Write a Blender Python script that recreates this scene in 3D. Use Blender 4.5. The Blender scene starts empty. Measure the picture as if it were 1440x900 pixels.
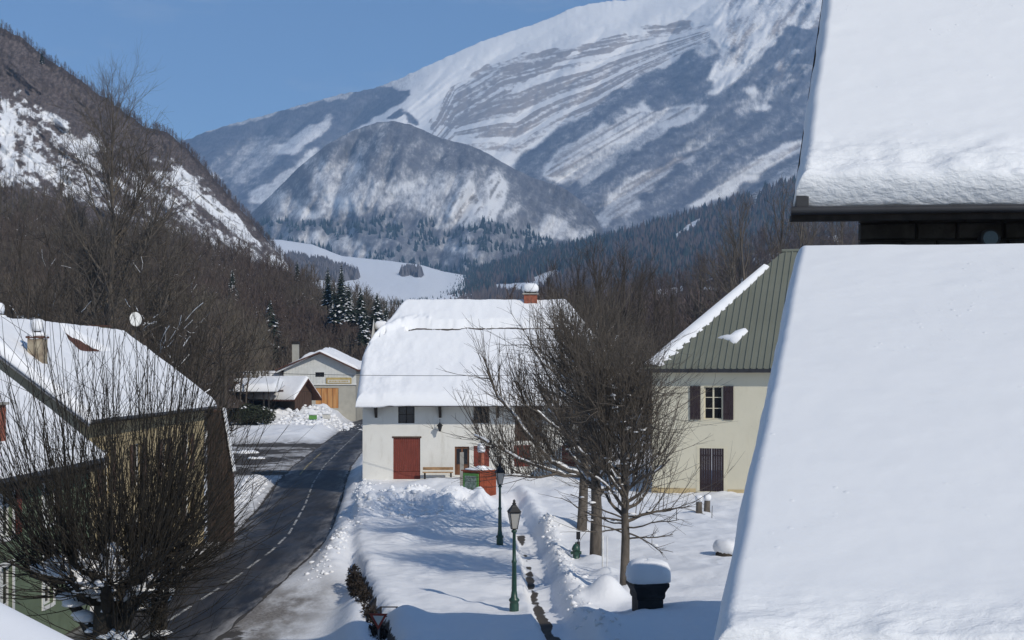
import bpy, math, random
import numpy as np
from mathutils import Vector, Matrix
R = math.radians
random.seed(7); RNG = np.random.default_rng(7)
S = bpy.context.scene
COL = S.collection

# ---------------------------------------------------------------- camera, sky, sun, exposure
F, HZ, CX, CH = 2000.0, 524.0, 720.0, 7.5      # focal length in photo pixels, horizon row, centre column, eye height (m)
cam = bpy.data.objects.new('camera', bpy.data.cameras.new('camera')); COL.objects.link(cam)
cam.location = (0, 0, CH); cam.rotation_euler = (R(90), 0, 0)
cam.data.sensor_width = 36; cam.data.lens = 36 * F / 1440; cam.data.shift_y = (HZ - 450) / 1440
cam.data.clip_start = 0.1; cam.data.clip_end = 60000
S.camera = cam
SUN_AZ, SUN_EL = R(140), R(34)                 # azimuth clockwise from +Y: behind the viewer, to the right
world = bpy.data.worlds.new('World'); S.world = world; world.use_nodes = True
wn, wl = world.node_tree.nodes, world.node_tree.links
wn.clear()
sky = wn.new('ShaderNodeTexSky'); sky.sky_type = 'NISHITA'; sky.sun_disc = False
sky.sun_elevation = SUN_EL; sky.sun_rotation = SUN_AZ; sky.altitude = 900; sky.air_density = 1.0; sky.dust_density = 0.1; sky.ozone_density = 6.0
bg = wn.new('ShaderNodeBackground'); bg.inputs[1].default_value = 0.115
wo = wn.new('ShaderNodeOutputWorld')
# thin high cloud, a few faint streaks
wtc = wn.new('ShaderNodeTexCoord'); wmp = wn.new('ShaderNodeMapping'); wmp.inputs['Scale'].default_value = (2.2, 2.2, 9); wmp.inputs['Location'].default_value = (0.35, 0, 0.2); wmp.inputs['Rotation'].default_value = (0, 0.35, 0)
wns = wn.new('ShaderNodeTexNoise'); wns.inputs['Scale'].default_value = 2.4; wns.inputs['Detail'].default_value = 8; wns.inputs['Roughness'].default_value = 0.6
wrp = wn.new('ShaderNodeMapRange'); wrp.inputs[1].default_value = 0.55; wrp.inputs[2].default_value = 0.80; wrp.inputs[4].default_value = 0.5
wmx = wn.new('ShaderNodeMix'); wmx.data_type = 'RGBA'; wmx.inputs[7].default_value = (6.5, 6.8, 7.2, 1)
wl.new(wtc.outputs['Generated'], wmp.inputs[0]); wl.new(wmp.outputs[0], wns.inputs['Vector']); wl.new(wns.outputs['Fac'], wrp.inputs[0]); wl.new(wrp.outputs[0], wmx.inputs[0])
wl.new(sky.outputs[0], wmx.inputs[6]); wl.new(wmx.outputs[2], bg.inputs[0]); wl.new(bg.outputs[0], wo.inputs[0])
sl = bpy.data.lights.new('sun', 'SUN'); sl.energy = 3.4; sl.angle = R(0.5); sl.color = (1.0, 0.95, 0.865)
sun = bpy.data.objects.new('sun', sl); COL.objects.link(sun)
sdir = Vector((math.sin(SUN_AZ) * math.cos(SUN_EL), math.cos(SUN_AZ) * math.cos(SUN_EL), math.sin(SUN_EL)))
sun.rotation_euler = sdir.to_track_quat('Z', 'Y').to_euler(); sun.location = (20, -20, 60)
S.view_settings.view_transform = 'Standard'; S.view_settings.look = 'None'
S.view_settings.exposure = -0.24; S.view_settings.gamma = 1; S.view_settings.use_curve_mapping = False
S.cycles.max_bounces = 6; S.cycles.diffuse_bounces = 3; S.cycles.volume_bounces = 1
S.cycles.transparent_max_bounces = 8; S.cycles.use_denoising = True

# ---------------------------------------------------------------- helpers
def at(px, py, Y): return np.array([(px - CX) / F * Y, Y, CH + (HZ - py) / F * Y])

def _hash(ix, iy, seed):
    h = (ix * 374761393 + iy * 668265263 + seed * 1442695041) & 0xffffffff
    h = ((h ^ (h >> 13)) * 1274126177) & 0xffffffff
    return ((h ^ (h >> 16)) & 0xffff) / 65535.0
def vnoise(x, y, seed=0):
    x = np.asarray(x, float); y = np.asarray(y, float)
    x0 = np.floor(x).astype(np.int64); y0 = np.floor(y).astype(np.int64)
    fx = x - x0; fy = y - y0
    fx = fx * fx * (3 - 2 * fx); fy = fy * fy * (3 - 2 * fy)
    a = _hash(x0, y0, seed); b = _hash(x0 + 1, y0, seed); c = _hash(x0, y0 + 1, seed); d = _hash(x0 + 1, y0 + 1, seed)
    return (a + (b - a) * fx) * (1 - fy) + (c + (d - c) * fx) * fy
def fbm(x, y, oct=4, seed=0, g=0.5):
    t = 0; a = 1; n = 0
    for i in range(oct):
        t = t + a * (vnoise(x * 2 ** i, y * 2 ** i, seed + i * 17) * 2 - 1); n += a; a *= g
    return t / n
def ridged(x, y, oct=4, seed=0):
    t = 0; a = 1; n = 0
    for i in range(oct):
        t = t + a * (1 - 2 * np.abs(vnoise(x * 2 ** i, y * 2 ** i, seed + i * 17) * 2 - 1)); n += a; a *= 0.5
    return t / n
def sstep(e0, e1, x):
    t = np.clip((x - e0) / (e1 - e0), 0, 1); return t * t * (3 - 2 * t)
def inpoly(X, Y, poly):
    ins = np.zeros(X.shape, bool); n = len(poly)
    for i in range(n):
        x1, y1 = poly[i]; x2, y2 = poly[(i + 1) % n]
        if y1 == y2: continue
        c = ((y1 > Y) != (y2 > Y)) & (X < (x2 - x1) * (Y - y1) / (y2 - y1) + x1)
        ins ^= c
    return ins.astype(float)
def blur(A, n):
    for _ in range(n):
        B = A.copy(); B[1:] += A[:-1]; B[:-1] += A[1:]; B[0] += A[0]; B[-1] += A[-1]; B /= 3
        C = B.copy(); C[:, 1:] += B[:, :-1]; C[:, :-1] += B[:, 1:]; C[:, 0] += B[:, 0]; C[:, -1] += B[:, -1]; A = C / 3
    return A

def link(name, data, parent=None, mat=None):
    o = bpy.data.objects.new(name, data); COL.objects.link(o)
    if parent is not None: o.parent = parent
    if mat is not None and not data.materials:
        for m in (mat if isinstance(mat, (list, tuple)) else [mat]): data.materials.append(m)
    return o
def tag(o, label=None, cat=None, group=None, kind=None):
    if label: o['label'] = label
    if cat: o['category'] = cat
    if group: o['group'] = group
    if kind: o['kind'] = kind
    return o
def thing(name, label, cat, loc=(0, 0, 0), rz=0, group=None):
    o = bpy.data.objects.new(name, None); COL.objects.link(o); o.location = loc; o.rotation_euler = (0, 0, rz)
    o.empty_display_size = 0.3
    return tag(o, label, cat, group)
def copy_tree(o, parent=None):
    c = o.copy(); COL.objects.link(c)
    if parent is not None: c.parent = parent
    for ch in list(o.children): copy_tree(ch, c)
    return c
def mesh_np(name, V, faces, smooth=False, attrs=None, mi=None):
    """faces: list of int arrays (m,k)."""
    me = bpy.data.meshes.new(name); V = np.asarray(V, np.float32).reshape(-1, 3)
    me.vertices.add(len(V)); me.vertices.foreach_set('co', V.ravel())
    faces = [np.asarray(f, np.int32) for f in faces if len(f)]
    nl = sum(f.size for f in faces); nf = sum(len(f) for f in faces)
    me.loops.add(nl); me.loops.foreach_set('vertex_index', np.concatenate([f.ravel() for f in faces]))
    me.polygons.add(nf)
    tot = np.concatenate([np.full(len(f), f.shape[1], np.int32) for f in faces])
    st = np.concatenate([[0], np.cumsum(tot)[:-1]]).astype(np.int32)
    me.polygons.foreach_set('loop_start', st); me.polygons.foreach_set('loop_total', tot)
    me.polygons.foreach_set('use_smooth', np.full(nf, smooth, bool))
    if mi is not None: me.polygons.foreach_set('material_index', np.asarray(mi, np.int32))
    for k, a in (attrs or {}).items():
        at_ = me.attributes.new(k, 'FLOAT', 'POINT'); at_.data.foreach_set('value', np.asarray(a, np.float32).ravel())
    me.update(); me.validate()
    return me
def grid_faces(nv, nu, flip=False):
    i = np.arange(nv - 1)[:, None] * nu + np.arange(nu - 1)[None, :]
    q = np.stack([i, i + 1, i + nu + 1, i + nu], -1).reshape(-1, 4)
    return q[:, ::-1] if flip else q

class MB:
    """collects boxes, prisms and tubes into one mesh"""
    def __init__(s): s.v = []; s.f = []; s.sm = []
    def add(s, vs, fs, sm=False):
        b = len(s.v); s.v += [tuple(v) for v in vs]; s.f += [[b + i for i in f] for f in fs]; s.sm += [sm] * len(fs); return s
    def box(s, x0, x1, y0, y1, z0, z1):
        return s.add([(x0, y0, z0), (x1, y0, z0), (x1, y1, z0), (x0, y1, z0), (x0, y0, z1), (x1, y0, z1), (x1, y1, z1), (x0, y1, z1)],
                     [(0, 3, 2, 1), (4, 5, 6, 7), (0, 1, 5, 4), (1, 2, 6, 5), (2, 3, 7, 6), (3, 0, 4, 7)])
    def prism(s, poly, ax, a0, a1):
        """poly: 2D outline, extruded along axis ax from a0 to a1"""
        def p(u, v, w): return {'y': (u, w, v), 'x': (w, u, v), 'z': (u, v, w)}[ax]
        n = len(poly); vs = [p(u, v, a0) for u, v in poly] + [p(u, v, a1) for u, v in poly]
        fs = [list(range(n))[::-1], list(range(n, 2 * n))] + [(i, (i + 1) % n, n + (i + 1) % n, n + i) for i in range(n)]
        return s.add(vs, fs)
    def bar(s, p, q, r0, r1=None, k=6, caps=True):
        p = Vector(p); q = Vector(q); d = (q - p).normalized(); r1 = r0 if r1 is None else r1
        a = d.orthogonal().normalized(); b = d.cross(a); vs = []
        for c, r in ((p, r0), (q, r1)):
            for i in range(k):
                t = 2 * math.pi * i / k; vs.append(c + a * math.cos(t) * r + b * math.sin(t) * r)
        s.add(vs, [(i, (i + 1) % k, k + (i + 1) % k, k + i) for i in range(k)], k > 5)
        if caps: s.add(vs, [list(range(k))[::-1], list(range(k, 2 * k))])
        return s
    def lathe(s, c, prof, k=16, sm=True, ph=0.0, sx=1, sy=1):
        """prof: (radius, z) up the axis"""
        vs = []
        for r, z in prof:
            for i in range(k):
                t = 2 * math.pi * i / k + ph; vs.append((c[0] + math.cos(t) * r * sx, c[1] + math.sin(t) * r * sy, c[2] + z))
        fs = []
        for j in range(len(prof) - 1):
            for i in range(k): fs.append((j * k + i, j * k + (i + 1) % k, (j + 1) * k + (i + 1) % k, (j + 1) * k + i))
        s.add(vs, fs, sm); n = len(prof)
        s.add(vs, [list(range(k))[::-1], list(range((n - 1) * k, n * k))]); return s
    def mesh(s, name):
        me = bpy.data.meshes.new(name); me.from_pydata(s.v, [], s.f)
        me.polygons.foreach_set('use_smooth', s.sm); me.update()
        return me
    def build(s, name, mat, parent=None, label=None):
        o = link(name, s.mesh(name), parent, mat)
        if label: o['label'] = label
        return o
def bevel(o, w=0.02, seg=2):
    m = o.modifiers.new('bevel', 'BEVEL'); m.width = w; m.segments = seg; m.limit_method = 'ANGLE'; return o

# ---------------------------------------------------------------- materials
def nodes(name):
    m = bpy.data.materials.new(name); m.use_nodes = True; nt = m.node_tree; nt.nodes.clear()
    out = nt.nodes.new('ShaderNodeOutputMaterial'); b = nt.nodes.new('ShaderNodeBsdfPrincipled')
    nt.links.new(b.outputs[0], out.inputs[0]); b.inputs['Specular IOR Level'].default_value = 0.3
    return m, nt, b
def N(nt, t, **k):
    n = nt.nodes.new(t)
    for a, v in k.items(): setattr(n, a, v)
    return n
def L(nt, a, b): nt.links.new(a, b)
def noise(nt, vec, scale, detail=4, rough=0.55, dist=0.0):
    n = N(nt, 'ShaderNodeTexNoise'); n.inputs['Scale'].default_value = scale; n.inputs['Detail'].default_value = detail
    n.inputs['Roughness'].default_value = rough; n.inputs['Distortion'].default_value = dist; L(nt, vec, n.inputs['Vector']); return n.outputs['Fac']
def coord(nt, kind='Object', scale=(1, 1, 1), rot=(0, 0, 0)):
    t = N(nt, 'ShaderNodeTexCoord'); m = N(nt, 'ShaderNodeMapping'); m.inputs['Scale'].default_value = scale; m.inputs['Rotation'].default_value = rot
    L(nt, t.outputs[kind], m.inputs['Vector']); return m.outputs[0]
def math_(nt, op, a, b=None, c=None, clamp=False):
    n = N(nt, 'ShaderNodeMath', operation=op); n.use_clamp = clamp
    for i, v in enumerate((a, b, c)):
        if v is None: continue
        if isinstance(v, (int, float)): n.inputs[i].default_value = v
        else: L(nt, v, n.inputs[i])
    return n.outputs[0]
def ramp(nt, fac, lo, hi):
    n = N(nt, 'ShaderNodeMapRange'); n.interpolation_type = 'SMOOTHSTEP'; L(nt, fac, n.inputs[0]); n.inputs[1].default_value = lo; n.inputs[2].default_value = hi; return n.outputs[0]
def mix(nt, fac, a, b):
    n = N(nt, 'ShaderNodeMix', data_type='RGBA')
    for i, v in ((0, fac), (6, a), (7, b)):
        if isinstance(v, (int, float)): n.inputs[i].default_value = v
        elif isinstance(v, tuple): n.inputs[i].default_value = (*v, 1)
        else: L(nt, v, n.inputs[i])
    return n.outputs[2]
def bump(nt, b, h, strength=0.3, dist=0.05):
    n = N(nt, 'ShaderNodeBump'); n.inputs['Strength'].default_value = strength; n.inputs['Distance'].default_value = dist
    L(nt, h, n.inputs['Height']); L(nt, n.outputs[0], b.inputs['Normal']); return n
def attr(nt, name):
    n = N(nt, 'ShaderNodeAttribute'); n.attribute_name = name; return n.outputs['Fac']

SNOW = (0.855, 0.85, 0.845)
def mat_basic(name, col, rough=0.7, var=0.25, scale=3.0, bmp=0.2, bd=0.01, stretch=(1, 1, 1), metal=0.0, col2=None, spec=0.3):
    m, nt, b = nodes(name); v = coord(nt, scale=stretch)
    n1 = noise(nt, v, scale, 5, 0.6)
    c2 = col2 or tuple(c * (1 - var) for c in col); c1 = tuple(min(1, c * (1 + var * 0.5)) for c in col)
    L(nt, mix(nt, ramp(nt, n1, 0.3, 0.7), c1, c2), b.inputs['Base Color'])
    b.inputs['Roughness'].default_value = rough; b.inputs['Metallic'].default_value = metal; b.inputs['Specular IOR Level'].default_value = spec
    n2 = noise(nt, v, scale * 6, 3)
    bump(nt, b, n2, bmp, bd); return m
def mat_snow(name='snow', scale=1.0, strength=0.35, dist=0.05, eave=None):
    m, nt, b = nodes(name); v = coord(nt)
    b.inputs['Base Color'].default_value = (*SNOW, 1); b.inputs['Roughness'].default_value = 0.75; b.inputs['Specular IOR Level'].default_value = 0.15
    n1 = noise(nt, v, 1.2 * scale, 6, 0.6); n2 = noise(nt, v, 14 * scale, 3, 0.6)
    h = math_(nt, 'ADD', n1, math_(nt, 'MULTIPLY', n2, 0.12))
    bump(nt, b, h, strength, dist); return m
M = {}
M['snow'] = mat_snow(); M['snow_fine'] = mat_snow('snow_fine', 5, 0.22, 0.012)
# near roof snow: lumpy, wind-packed texture where the eave attribute is high, scattered specks
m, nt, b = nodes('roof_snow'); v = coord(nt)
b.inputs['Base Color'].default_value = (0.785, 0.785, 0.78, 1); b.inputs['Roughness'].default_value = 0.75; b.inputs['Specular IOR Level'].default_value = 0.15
ea = attr(nt, 'eave')
v2 = coord(nt, scale=(1, 1.5, 1.9), rot=(0, 0.5, 0.1))
n1 = noise(nt, v2, 8.5, 4, 0.55, 0.3); n2 = noise(nt, v, 3.0, 3, 0.5); n3 = noise(nt, v, 55, 3, 0.6)
h = math_(nt, 'ADD', math_(nt, 'MULTIPLY', n1, math_(nt, 'MULTIPLY', ea, 1.0)), math_(nt, 'MULTIPLY', n2, 0.35))
h = math_(nt, 'ADD', h, math_(nt, 'MULTIPLY', n3, math_(nt, 'ADD', 0.03, math_(nt, 'MULTIPLY', attr(nt, 'rough'), 0.3))))
vo = N(nt, 'ShaderNodeTexVoronoi'); vo.inputs['Scale'].default_value = 9; L(nt, v, vo.inputs['Vector'])
sp = math_(nt, 'MULTIPLY', ramp(nt, vo.outputs['Distance'], 0.22, 0.08), math_(nt, 'MULTIPLY', ramp(nt, noise(nt, v, 1.3, 2), 0.55, 0.75), 0.25))
h = math_(nt, 'ADD', h, sp)
bump(nt, b, h, 0.7, 0.035); M['roof_snow'] = m

def mat_plaster(name, c, stain, amt=.5):
    m, nt, b = nodes(name); v = coord(nt)
    st = ramp(nt, noise(nt, coord(nt, scale=(1.6, 1.6, .35)), 1.1, 6, 0.7), .50, .74); bl = ramp(nt, noise(nt, v, .45, 5, .6), .35, .7)
    c1 = mix(nt, math_(nt, 'MULTIPLY', bl, .5), c, tuple(x * .86 for x in c)); c2 = mix(nt, math_(nt, 'MULTIPLY', st, amt), c1, stain)
    sp = ramp(nt, noise(nt, v, 2.6, 6, .75), .64, .70); L(nt, mix(nt, math_(nt, 'MULTIPLY', sp, amt * .8), c2, tuple(x * .6 for x in c)), b.inputs['Base Color'])
    b.inputs['Roughness'].default_value = .92; bump(nt, b, noise(nt, v, 5, 5, .65), .35, .02); return m
M['plaster_white'] = mat_plaster('plaster_white', (0.72, 0.70, 0.64), (0.50, 0.47, 0.40), .55)
M['plaster_cream'] = mat_plaster('plaster_cream', (0.67, 0.62, 0.475), (0.54, 0.48, 0.35), .35)
M['plaster_beige'] = mat_basic('plaster_beige', (0.40, 0.35, 0.25), 0.9, 0.2, 0.8, 0.4, 0.01)
M['plaster_ochre'] = mat_basic('plaster_ochre', (0.44, 0.35, 0.20), 0.9, 0.15, 0.8, 0.3, 0.01)
M['plaster_green'] = mat_basic('plaster_green', (0.15, 0.19, 0.12), 0.9, 0.18, 0.8, 0.3, 0.01)
M['plinth'] = mat_basic('plinth', (0.55, 0.43, 0.24), 0.9, 0.2, 1.5)
M['white_boards'] = mat_basic('white_boards', (0.66, 0.66, 0.62), 0.8, 0.08, 1.0)
M['grey_render'] = mat_basic('grey_render', (0.42, 0.40, 0.34), 0.9, 0.1, 1.0)
M['red_wood'] = mat_basic('red_wood', (0.19, 0.045, 0.03), 0.7, 0.3, 3, 0.4, 0.01, (6, 6, 0.6))
M['kiosk_red'] = mat_basic('kiosk_red', (0.26, 0.06, 0.025), 0.7, 0.3, 2, 0.3, 0.01, (1, 1, 1))
M['brown_wood'] = mat_basic('brown_wood', (0.085, 0.05, 0.035), 0.75, 0.4, 3, 0.5, 0.01, (6, 6, 0.6))
M['dark_shutter'] = mat_basic('dark_shutter', (0.035, 0.022, 0.024), 0.55, 0.2, 3, 0.3, 0.005, (5, 5, .6))
M['dark_wood'] = mat_basic('dark_wood', (0.03, 0.024, 0.02), 0.8, 0.4, 3, 0.5, 0.01, (3, 3, 1))
M['old_wood'] = mat_basic('old_wood', (0.055, 0.038, 0.030), 0.8, 0.5, 3, 0.5, 0.01, (5, 5, .5))
M['brown_door'] = mat_basic('brown_door', (0.17, 0.075, 0.035), 0.6, 0.4, 2.0, 0.3, 0.01, (3, 3, .4))
M['door_wood'] = mat_basic('door_wood', (0.36, 0.15, 0.045), 0.6, 0.5, 1.6, 0.3, 0.01, (2.4, 2.4, 0.25), col2=(0.55, 0.30, 0.12))
M['bench_wood'] = mat_basic('bench_wood', (0.36, 0.22, 0.11), 0.7, 0.3, 3)
M['white_paint'] = mat_basic('white_paint', (0.74, 0.73, 0.69), 0.6, 0.06, 3)
M['cream_paint'] = mat_basic('cream_paint', (0.68, 0.62, 0.46), 0.6, 0.06, 3)
M['brick'] = mat_basic('brick', (0.30, 0.10, 0.06), 0.9, 0.35, 4, 0.6, 0.02)
M['concrete'] = mat_basic('concrete', (0.36, 0.34, 0.30), 0.9, 0.2, 2)
M['old_render'] = mat_basic('old_render', (0.36, 0.31, 0.22), 0.9, 0.35, 2.5, 0.4, 0.01, col2=(0.18, 0.13, 0.09))
M['roof_tile'] = mat_basic('roof_tile', (0.11, 0.05, 0.034), 0.85, 0.4, 4, 0.4, 0.01)
M['roof_under'] = mat_basic('roof_under', (0.06, 0.045, 0.035), 0.85, 0.3, 2)
M['gutter'] = mat_basic('gutter', (0.035, 0.035, 0.038), 0.5, 0.2, 3, 0.1, 0.005)
M['zinc'] = mat_basic('zinc', (0.22, 0.22, 0.23), 0.5, 0.2, 3, 0.1, 0.005, metal=0.4)
M['metal_roof'] = mat_basic('metal_roof', (0.175, 0.18, 0.14), 0.6, 0.07, 0.7, 0.06, 0.004)
M['lamp_green'] = mat_basic('lamp_green', (0.022, 0.065, 0.045), 0.4, 0.2, 4, 0.1, 0.004, spec=0.5)
M['black_iron'] = mat_basic('black_iron', (0.02, 0.02, 0.022), 0.5, 0.2, 4, 0.1, 0.004)
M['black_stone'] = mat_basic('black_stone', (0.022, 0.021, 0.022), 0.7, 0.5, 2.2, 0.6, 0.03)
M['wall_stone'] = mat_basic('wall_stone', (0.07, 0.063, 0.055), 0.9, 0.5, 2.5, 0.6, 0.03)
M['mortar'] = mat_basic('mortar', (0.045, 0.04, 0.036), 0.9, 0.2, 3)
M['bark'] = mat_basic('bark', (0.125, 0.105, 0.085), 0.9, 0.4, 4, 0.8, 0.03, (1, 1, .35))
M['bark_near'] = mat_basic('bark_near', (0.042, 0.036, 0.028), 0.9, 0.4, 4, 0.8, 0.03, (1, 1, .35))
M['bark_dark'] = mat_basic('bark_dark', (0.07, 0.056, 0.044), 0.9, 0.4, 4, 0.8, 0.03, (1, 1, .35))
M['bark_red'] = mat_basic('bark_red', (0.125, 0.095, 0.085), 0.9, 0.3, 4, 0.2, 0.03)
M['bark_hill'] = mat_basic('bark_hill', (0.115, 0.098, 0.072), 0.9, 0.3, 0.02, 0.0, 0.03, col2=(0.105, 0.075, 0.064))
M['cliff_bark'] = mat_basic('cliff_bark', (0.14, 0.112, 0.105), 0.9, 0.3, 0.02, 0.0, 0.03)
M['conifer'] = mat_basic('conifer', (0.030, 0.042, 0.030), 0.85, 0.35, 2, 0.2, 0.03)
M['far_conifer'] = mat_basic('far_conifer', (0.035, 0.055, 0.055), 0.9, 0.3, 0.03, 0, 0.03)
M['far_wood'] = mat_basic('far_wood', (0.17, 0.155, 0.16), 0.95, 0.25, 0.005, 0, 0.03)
M['evergreen'] = mat_basic('evergreen', (0.035, 0.042, 0.022), 0.8, 0.4, 2, 0.2, 0.02)
M['hedge'] = mat_basic('hedge', (0.028, 0.021, 0.016), 0.85, 0.4, 3, 0.2, 0.02)
M['green_panel'] = mat_basic('green_panel', (0.12, 0.30, 0.07), 0.5, 0.15, 3)
M['map_print'] = mat_basic('map_print', (0.30, 0.33, 0.28), 0.4, 0.5, 7, 0.0, 0.001, col2=(0.10, 0.16, 0.10))
M['sign_red'] = mat_basic('sign_red', (0.30, 0.05, 0.03), 0.5, 0.2, 4)
M['sign_white'] = mat_basic('sign_white', (0.62, 0.60, 0.54), 0.5, 0.1, 4)
M['sign_tan'] = mat_basic('sign_tan', (0.48, 0.36, 0.14), 0.6, 0.2, 2)
M['blue_plastic'] = mat_basic('blue_plastic', (0.06, 0.16, 0.38), 0.5, 0.1, 2)
M['lane_paint'] = mat_basic('lane_paint', (0.40, 0.39, 0.36), 0.8, 0.5, 2.5, 0.2, 0.01, col2=(0.10, 0.10, 0.10))
M['lane_yellow'] = mat_basic('lane_yellow', (0.30, 0.25, 0.13), 0.8, 0.5, 1.5, 0.2, 0.01, col2=(0.1, 0.09, 0.07))
def glass(name, col, rough=0.08):
    m, nt, b = nodes(name); b.inputs['Base Color'].default_value = (*col, 1); b.inputs['Roughness'].default_value = rough
    b.inputs['Specular IOR Level'].default_value = 0.6
    v = coord(nt); bump(nt, b, noise(nt, v, 1.5, 2), 0.05, 0.02); return m
M['pane'] = glass('pane', (0.012, 0.012, 0.014))
M['lantern_glass'] = glass('lantern_glass', (0.42, 0.40, 0.36), 0.3)

# ground: snow that gives way to wet bare ground (bare) and brown slush (dirt)
m, nt, b = nodes('snow_ground'); v = coord(nt)
bare, dirt = attr(nt, 'bare'), attr(nt, 'dirt')
n1 = noise(nt, v, 1.3, 6, 0.65); n2 = noise(nt, coord(nt, scale=(1, .35, 1)), 0.9, 5, 0.65); n3 = noise(nt, v, 9, 4, 0.6)
cs = mix(nt, math_(nt, 'MULTIPLY', dirt, math_(nt, 'ADD', .25, math_(nt, 'MULTIPLY', ramp(nt, n2, 0.28, 0.6), .75))), SNOW, (0.165, 0.145, 0.125))
cs = mix(nt, math_(nt, 'MULTIPLY', dirt, math_(nt, 'MULTIPLY', ramp(nt, n3, 0.45, 0.62), 0.5)), cs, (0.42, 0.39, 0.35))
bm = ramp(nt, math_(nt, 'ADD', math_(nt, 'MULTIPLY', bare, 1.25), math_(nt, 'SUBTRACT', n1, 0.98)), -0.05, 0.07)
cs = mix(nt, bm, cs, mix(nt, n3, (0.045, 0.040, 0.036), (0.10, 0.085, 0.07)))
L(nt, cs, b.inputs['Base Color']); b.inputs['Roughness'].default_value = 0.75; b.inputs['Specular IOR Level'].default_value = 0.15
h = math_(nt, 'ADD', math_(nt, 'MULTIPLY', noise(nt, v, 3.0, 4, 0.6), 1.0), math_(nt, 'MULTIPLY', noise(nt, v, 18, 3, 0.6), 0.15))
bump(nt, b, h, 0.5, 0.07); M['ground'] = m

m, nt, b = nodes('asphalt'); v = coord(nt)
n1 = noise(nt, coord(nt, scale=(1, .25, 1)), 0.7, 6, 0.65); n2 = noise(nt, v, 40, 2); n3 = noise(nt, v, 0.25, 3)
cs = mix(nt, ramp(nt, n1, 0.35, 0.7), (0.008, 0.010, 0.016), (0.024, 0.021, 0.020))
sal = math_(nt, 'MULTIPLY', attr(nt, 'slush'), ramp(nt, noise(nt, coord(nt, scale=(1, .15, 1)), 1.4, 6, 0.7), 0.38, 0.7))
cs = mix(nt, math_(nt, 'MULTIPLY', ramp(nt, noise(nt, coord(nt, scale=(1.4, .08, 1)), 1.7, 5, .6), .5, .7), .4), cs, (0.065, 0.055, 0.050))
cs = mix(nt, sal, cs, (0.34, 0.32, 0.30))
L(nt, cs, b.inputs['Base Color']); b.inputs['Specular IOR Level'].default_value = 0.25
L(nt, math_(nt, 'ADD', 0.42, math_(nt, 'MULTIPLY', n1, 0.4)), b.inputs['Roughness'])
bump(nt, b, n2, 0.3, 0.01); M['asphalt'] = m

def mat_mountain(name, forest_cols, rock_cols, fs, streak, snow=SNOW, thr=0.2, vs=(1, 1, 1), rockthr=0.1, na=1.0):
    """snow, woods (attr forest) and rock (attr rock), each breaking up at its edge"""
    m, nt, b = nodes(name); v = coord(nt)
    nz = noise(nt, coord(nt, scale=vs), fs, 6, 0.68); nf = noise(nt, coord(nt, scale=(1, 0.2, streak)), fs * 6, 3, 0.6)
    fo, ro = attr(nt, 'forest'), attr(nt, 'rock')
    e = math_(nt, 'ADD', fo, math_(nt, 'MULTIPLY', math_(nt, 'SUBTRACT', nz, 0.5), 1.0 * na))
    e = math_(nt, 'ADD', e, math_(nt, 'MULTIPLY', math_(nt, 'SUBTRACT', nf, 0.5), 0.9 * na))
    fm = ramp(nt, e, 0.5 - thr, 0.5 + thr)
    e2 = math_(nt, 'ADD', ro, math_(nt, 'MULTIPLY', math_(nt, 'SUBTRACT', noise(nt, coord(nt, scale=vs), fs * 3, 6, 0.7), 0.5), 0.8))
    rm = ramp(nt, e2, 0.5 - rockthr, 0.5 + rockthr)
    rc = mix(nt, noise(nt, v, fs * 2, 4), rock_cols[0], rock_cols[1])
    fc = mix(nt, ramp(nt, nf, 0.35, 0.65), forest_cols[0], forest_cols[1])
    fc = mix(nt, math_(nt, 'MULTIPLY', ramp(nt, noise(nt, v, fs * 1.1, 4), 0.45, 0.75), 0.5), fc, forest_cols[2])
    c = mix(nt, rm, snow, rc); c = mix(nt, fm, c, fc)
    L(nt, c, b.inputs['Base Color']); b.inputs['Roughness'].default_value = 0.9; b.inputs['Specular IOR Level'].default_value = 0.05
    bump(nt, b, math_(nt, 'ADD', nz, math_(nt, 'MULTIPLY', nf, 0.3)), 0.5, 0.06 / fs); return m
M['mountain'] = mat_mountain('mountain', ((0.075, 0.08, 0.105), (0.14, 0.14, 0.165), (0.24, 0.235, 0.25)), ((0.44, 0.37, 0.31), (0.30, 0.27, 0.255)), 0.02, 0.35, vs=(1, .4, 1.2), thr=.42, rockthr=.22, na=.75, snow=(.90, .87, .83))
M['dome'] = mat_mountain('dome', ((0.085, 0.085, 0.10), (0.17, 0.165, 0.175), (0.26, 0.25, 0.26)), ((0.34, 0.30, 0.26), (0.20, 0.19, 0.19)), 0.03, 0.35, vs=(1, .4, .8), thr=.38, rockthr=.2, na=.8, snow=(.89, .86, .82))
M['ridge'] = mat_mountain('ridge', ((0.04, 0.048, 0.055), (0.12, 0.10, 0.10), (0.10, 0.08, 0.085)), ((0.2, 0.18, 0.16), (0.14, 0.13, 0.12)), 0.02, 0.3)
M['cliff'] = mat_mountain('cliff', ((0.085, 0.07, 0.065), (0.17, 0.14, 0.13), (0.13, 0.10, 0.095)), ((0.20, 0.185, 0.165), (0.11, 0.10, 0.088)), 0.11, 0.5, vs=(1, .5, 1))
M['hill'] = mat_mountain('hill', ((0.06, 0.045, 0.034), (0.095, 0.072, 0.056), (0.085, 0.055, 0.045)), ((0.12, 0.1, 0.08), (0.08, 0.07, 0.06)), 0.08, 0.6)

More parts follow.
